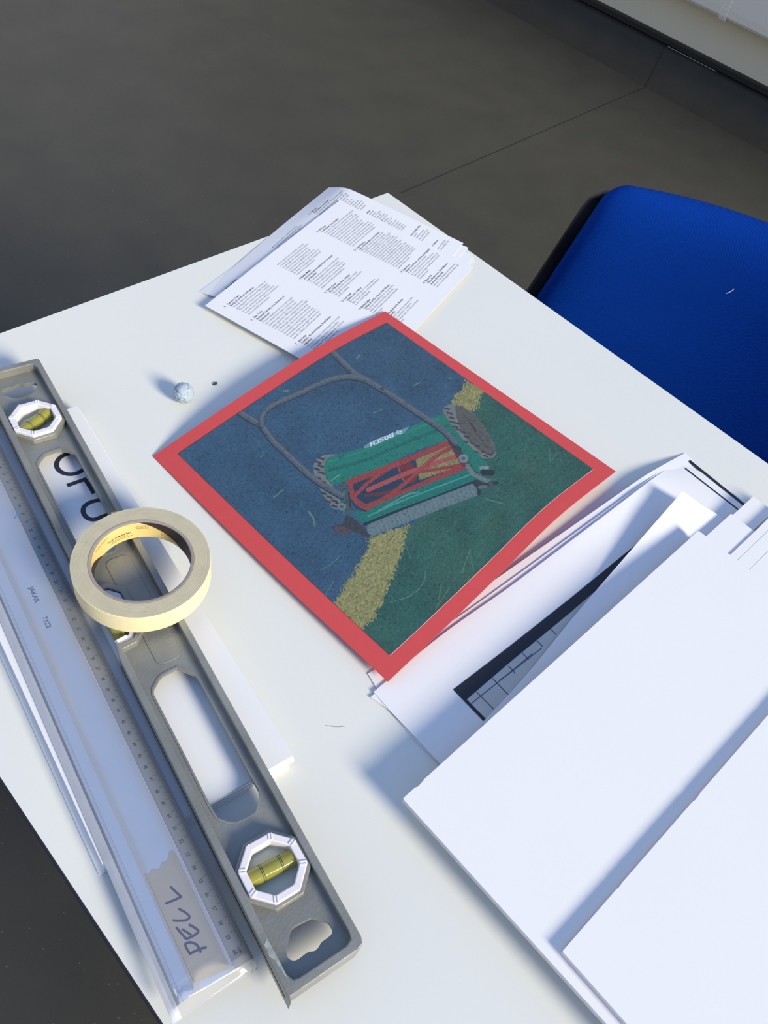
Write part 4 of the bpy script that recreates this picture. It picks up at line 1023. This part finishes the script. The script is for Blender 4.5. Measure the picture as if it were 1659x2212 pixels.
def sweep(name, pr, s0, s1, mt, parent, smooth=True):
    n = len(pr); lo = [(t, z - .0006 if i not in (0, n - 1) else z - .0004) for i, (t, z) in enumerate(pr)]
    ringp = pr + lo[::-1]; k = len(ringp)
    v = [RF(s0, t, z) for t, z in ringp] + [RF(s1, t, z) for t, z in ringp]
    f = [(i, (i + 1) % k, k + (i + 1) % k, k + i) for i in range(k)] + [(i, i + 1, k - 2 - i, k - 1 - i) for i in range(n - 1)] + [(k + i, 2 * k - 1 - i, 2 * k - 2 - i, k + i + 1) for i in range(n - 1)]
    o = fix_normals(obj(name, v, f, mt, parent, smooth=smooth)); o.modifiers.new('split', 'EDGE_SPLIT').split_angle = math.radians(28); return o
sweep('scale_strip', RP[:4], -.006, .6108, M_scale, ruler)
sweep('finger_channel', RP[3:], -.006, .6108, M_rule, ruler)
tk_ = MB()
for mm in range(0, 601):
    s = mm / 1000; a, b = (-.0048, -.0024) if mm % 5 else ((-.0048, -.0012) if mm % 10 else (-.0048, .0003))
    w = .00016 if mm % 5 else .0002
    q = [(s - w / 2, a), (s + w / 2, a), (s + w / 2, b), (s - w / 2, b)]
    tk_.add([RF(x, t, zprof(t) + .00012) for x, t in q], [(0, 1, 2, 3)])
tk_.make('scale_marks', M_mark, ruler)
nm = MB()
def rule_text(mb, txt, s, t, cap, xs=.9, bold=.0):
    v, f = letters(txt, bold, 2)
    mb.add([RF(s + x * cap * xs, t - y * cap, zprof(t - y * cap) + .00014) for x, y in v], f)
for c in range(0, 61): rule_text(nm, str(c), c / 100 + .0003, .0038, .0026, .82, .012)
rule_text(nm, 'cm', .6008, .0003, .0023, .85, .01)
nm.make('scale_numbers', M_mark, ruler)
br = MB(); rule_text(br, 'JAKAR', .2770, .0230, .0036, 1.12, .01); rule_text(br, '7322', .3085, .0232, .0037, 1.1, .01); br.make('printed_name', M_bluegrey, ruler)
# masking-tape name label stuck in the channel
lb = MB(); tl_ = [.0098 + (.0318 - .0098) * k / 16 for k in range(17)]
top_edge = lambda t: .5285 + .0012 * math.sin(t * 900) + (.006 if t > .021 else .006 * (t - .0098) / .0112) * 0.9 - .004
A_ = [RF(top_edge(t), t, zprof(t) + .00025) for t in tl_]; B_ = [RF(.6085 - .004 * (t - .0098) / .022, t, zprof(t) + .00025) for t in tl_]
ribbon(lb, A_, B_); lab = lb.make('name_label', M_label, ruler, smooth=True)
hw_ = MB()
def hand(pts, w=.0014):
    q = smooth_line([(150 + x / 2.476, 1700 + y / 2.476) for x, y in pts], 6)
    st_ = []
    for x, y in q:
        v = at(x, y, ZR - TZ + .0026) - RO0; st_.append((float(v @ ru) / KS, float(v @ rt)))
    a, b = stroke2d(st_, w)
    ribbon(hw_, [RF(s, t, zprof(t) + .0004) for s, t in a], [RF(s, t, zprof(t) + .0004) for s, t in b])
hand([(540, 533), (570, 562), (600, 590)]); hand([(602, 586), (560, 606), (513, 626)])
hand([(583, 652), (615, 668), (643, 694), (625, 712), (590, 716), (553, 716)])
hand([(640, 736), (668, 752), (690, 772), (668, 794), (630, 812), (612, 806)]); hand([(572, 752), (596, 782), (625, 812)]); hand([(602, 762), (626, 776), (652, 792)])
hand([(735, 858), (700, 866), (662, 884), (640, 896)]); hand([(645, 893), (626, 862), (622, 840), (648, 832), (682, 846), (704, 886)])
hw_.make('handwriting', M_pen, lab)

# clear sleeve round the ruler
slv = thing('plastic_sleeve', RF(.3, .018, -.0004), 'clear crinkled plastic sleeve wrapped around the long ruler', 'sleeve')
SP = [(-.0132, .0003), (-.0122, .0010), (-.0095, .0013), (-.0055, .0032), (.0015, .0050), (.0078, .0068), (.0150, .0078), (.0250, .0090), (.0340, .0097), (.0385, .0099), (.0430, .0096), (.0458, .0078), (.0485, .0045), (.0508, .0016), (.0516, .0003)]
def film(name, pr, mt, flat=False):
    ss = list(np.linspace(-.02, .56, 30)) + list(np.linspace(.565, .6175, 40)); V = []; n = len(pr)
    for s in ss:
        e = min(1, max(0, (s - .6105) / .006)); c = min(1, max(0, (s - .585) / .02))
        sr = max(0, (s - .6105) / .0065)
        for (t, z) in pr:
            zz = z * (1 - .90 * e) + .0002 * e
            tt_ = t
            if t < -.009: tt_ = t + .0042 * sr ** 2 + .004 * max(0, s - .5) / .11
            ds = .012 * 0
            if c > 0 and not flat:
                nn = mnoise.noise(Vector((s * 190 + 3, t * 120, 0.4))) * .0012 + mnoise.noise(Vector((s * 420, t * 300, 2.4))) * .0005
                zz = max(.0002, zz + nn * c * (1 if pr is SP[:12] or len(pr) == 12 else .4) * (0.4 + min(1.0, zz * 120)))
            V.append(RF(s, tt_, zz if not flat else -.0002))
    F_ = [(j * n + i, j * n + i + 1, (j + 1) * n + i + 1, (j + 1) * n + i) for j in range(len(ss) - 1) for i in range(n - 1)]
    return obj(name, V, F_, mt, slv, smooth=True)
film('front_film', SP[:12], M_sleeve)
film('folded_side', SP[11:], M_sleeve2)
film('back_film', SP, M_sleeve3, True)
bf = MB()
for pl in ([(29, 1122), (34, 1113.5), (42, 1107), (39, 1113), (32, 1122)],):
    P_ = [RF(*(lambda v: (float(v @ ru) / KS, float(v @ rt)))(at(x, y, ZR - TZ + .0095) - RO0), .0101) for x, y in pl]
    bf.add(P_, [tuple(range(len(P_)))])
bf.make('blue_flake', M_sticker, slv)

# ------------------------------------------------------------------ lump of putty and a crumb
bc = at(397, 849, .0110); bm = bmesh.new(); bmesh.ops.create_icosphere(bm, subdivisions=5, radius=1.0)
V = []
for v in bm.verts:
    p = v.co.normalized()
    a = abs(mnoise.noise(p * 1.9 + Vector((4, 1, 2)))); b = abs(mnoise.noise(p * 4.2 + Vector((1, 7, 3))))
    r = 1.0 + .07 * mnoise.noise(p * 1.3) - .20 * max(0, 1 - a * 7) - .05 * max(0, 1 - b * 9)
    V.append((bc[0] + p.x * .0104 * r, bc[1] + p.y * .0104 * r, TZ + max(.0001, .0112 + p.z * .0112 * r)))
F_ = [tuple(v.index for v in f.verts) for f in bm.faces]; bm.free()
tag(obj('putty_ball', V, F_, M_tack, smooth=True), 'blue grey ball of adhesive putty on the bare white table', 'putty')
cc = at(465, 828.5, .001); bm = bmesh.new(); bmesh.ops.create_icosphere(bm, subdivisions=3, radius=1.0)
V = [(cc[0] + v.co.x * .0022 * (1 + 1.1 * mnoise.noise(v.co * 2.1)), cc[1] + v.co.y * .0013 * (1 + 1.2 * mnoise.noise(v.co * 2.6 + Vector((3, 3, 3)))), TZ + max(.0001, .0009 + v.co.z * .0011)) for v in bm.verts]
F_ = [tuple(v.index for v in f.verts) for f in bm.faces]; bm.free()
tag(obj('crumb', V, F_, M_crumb, smooth=True), 'tiny dark crumb on the table beside the putty ball', 'crumb')

for o in list(bpy.data.objects):
    if 'base' in o: del o['base']
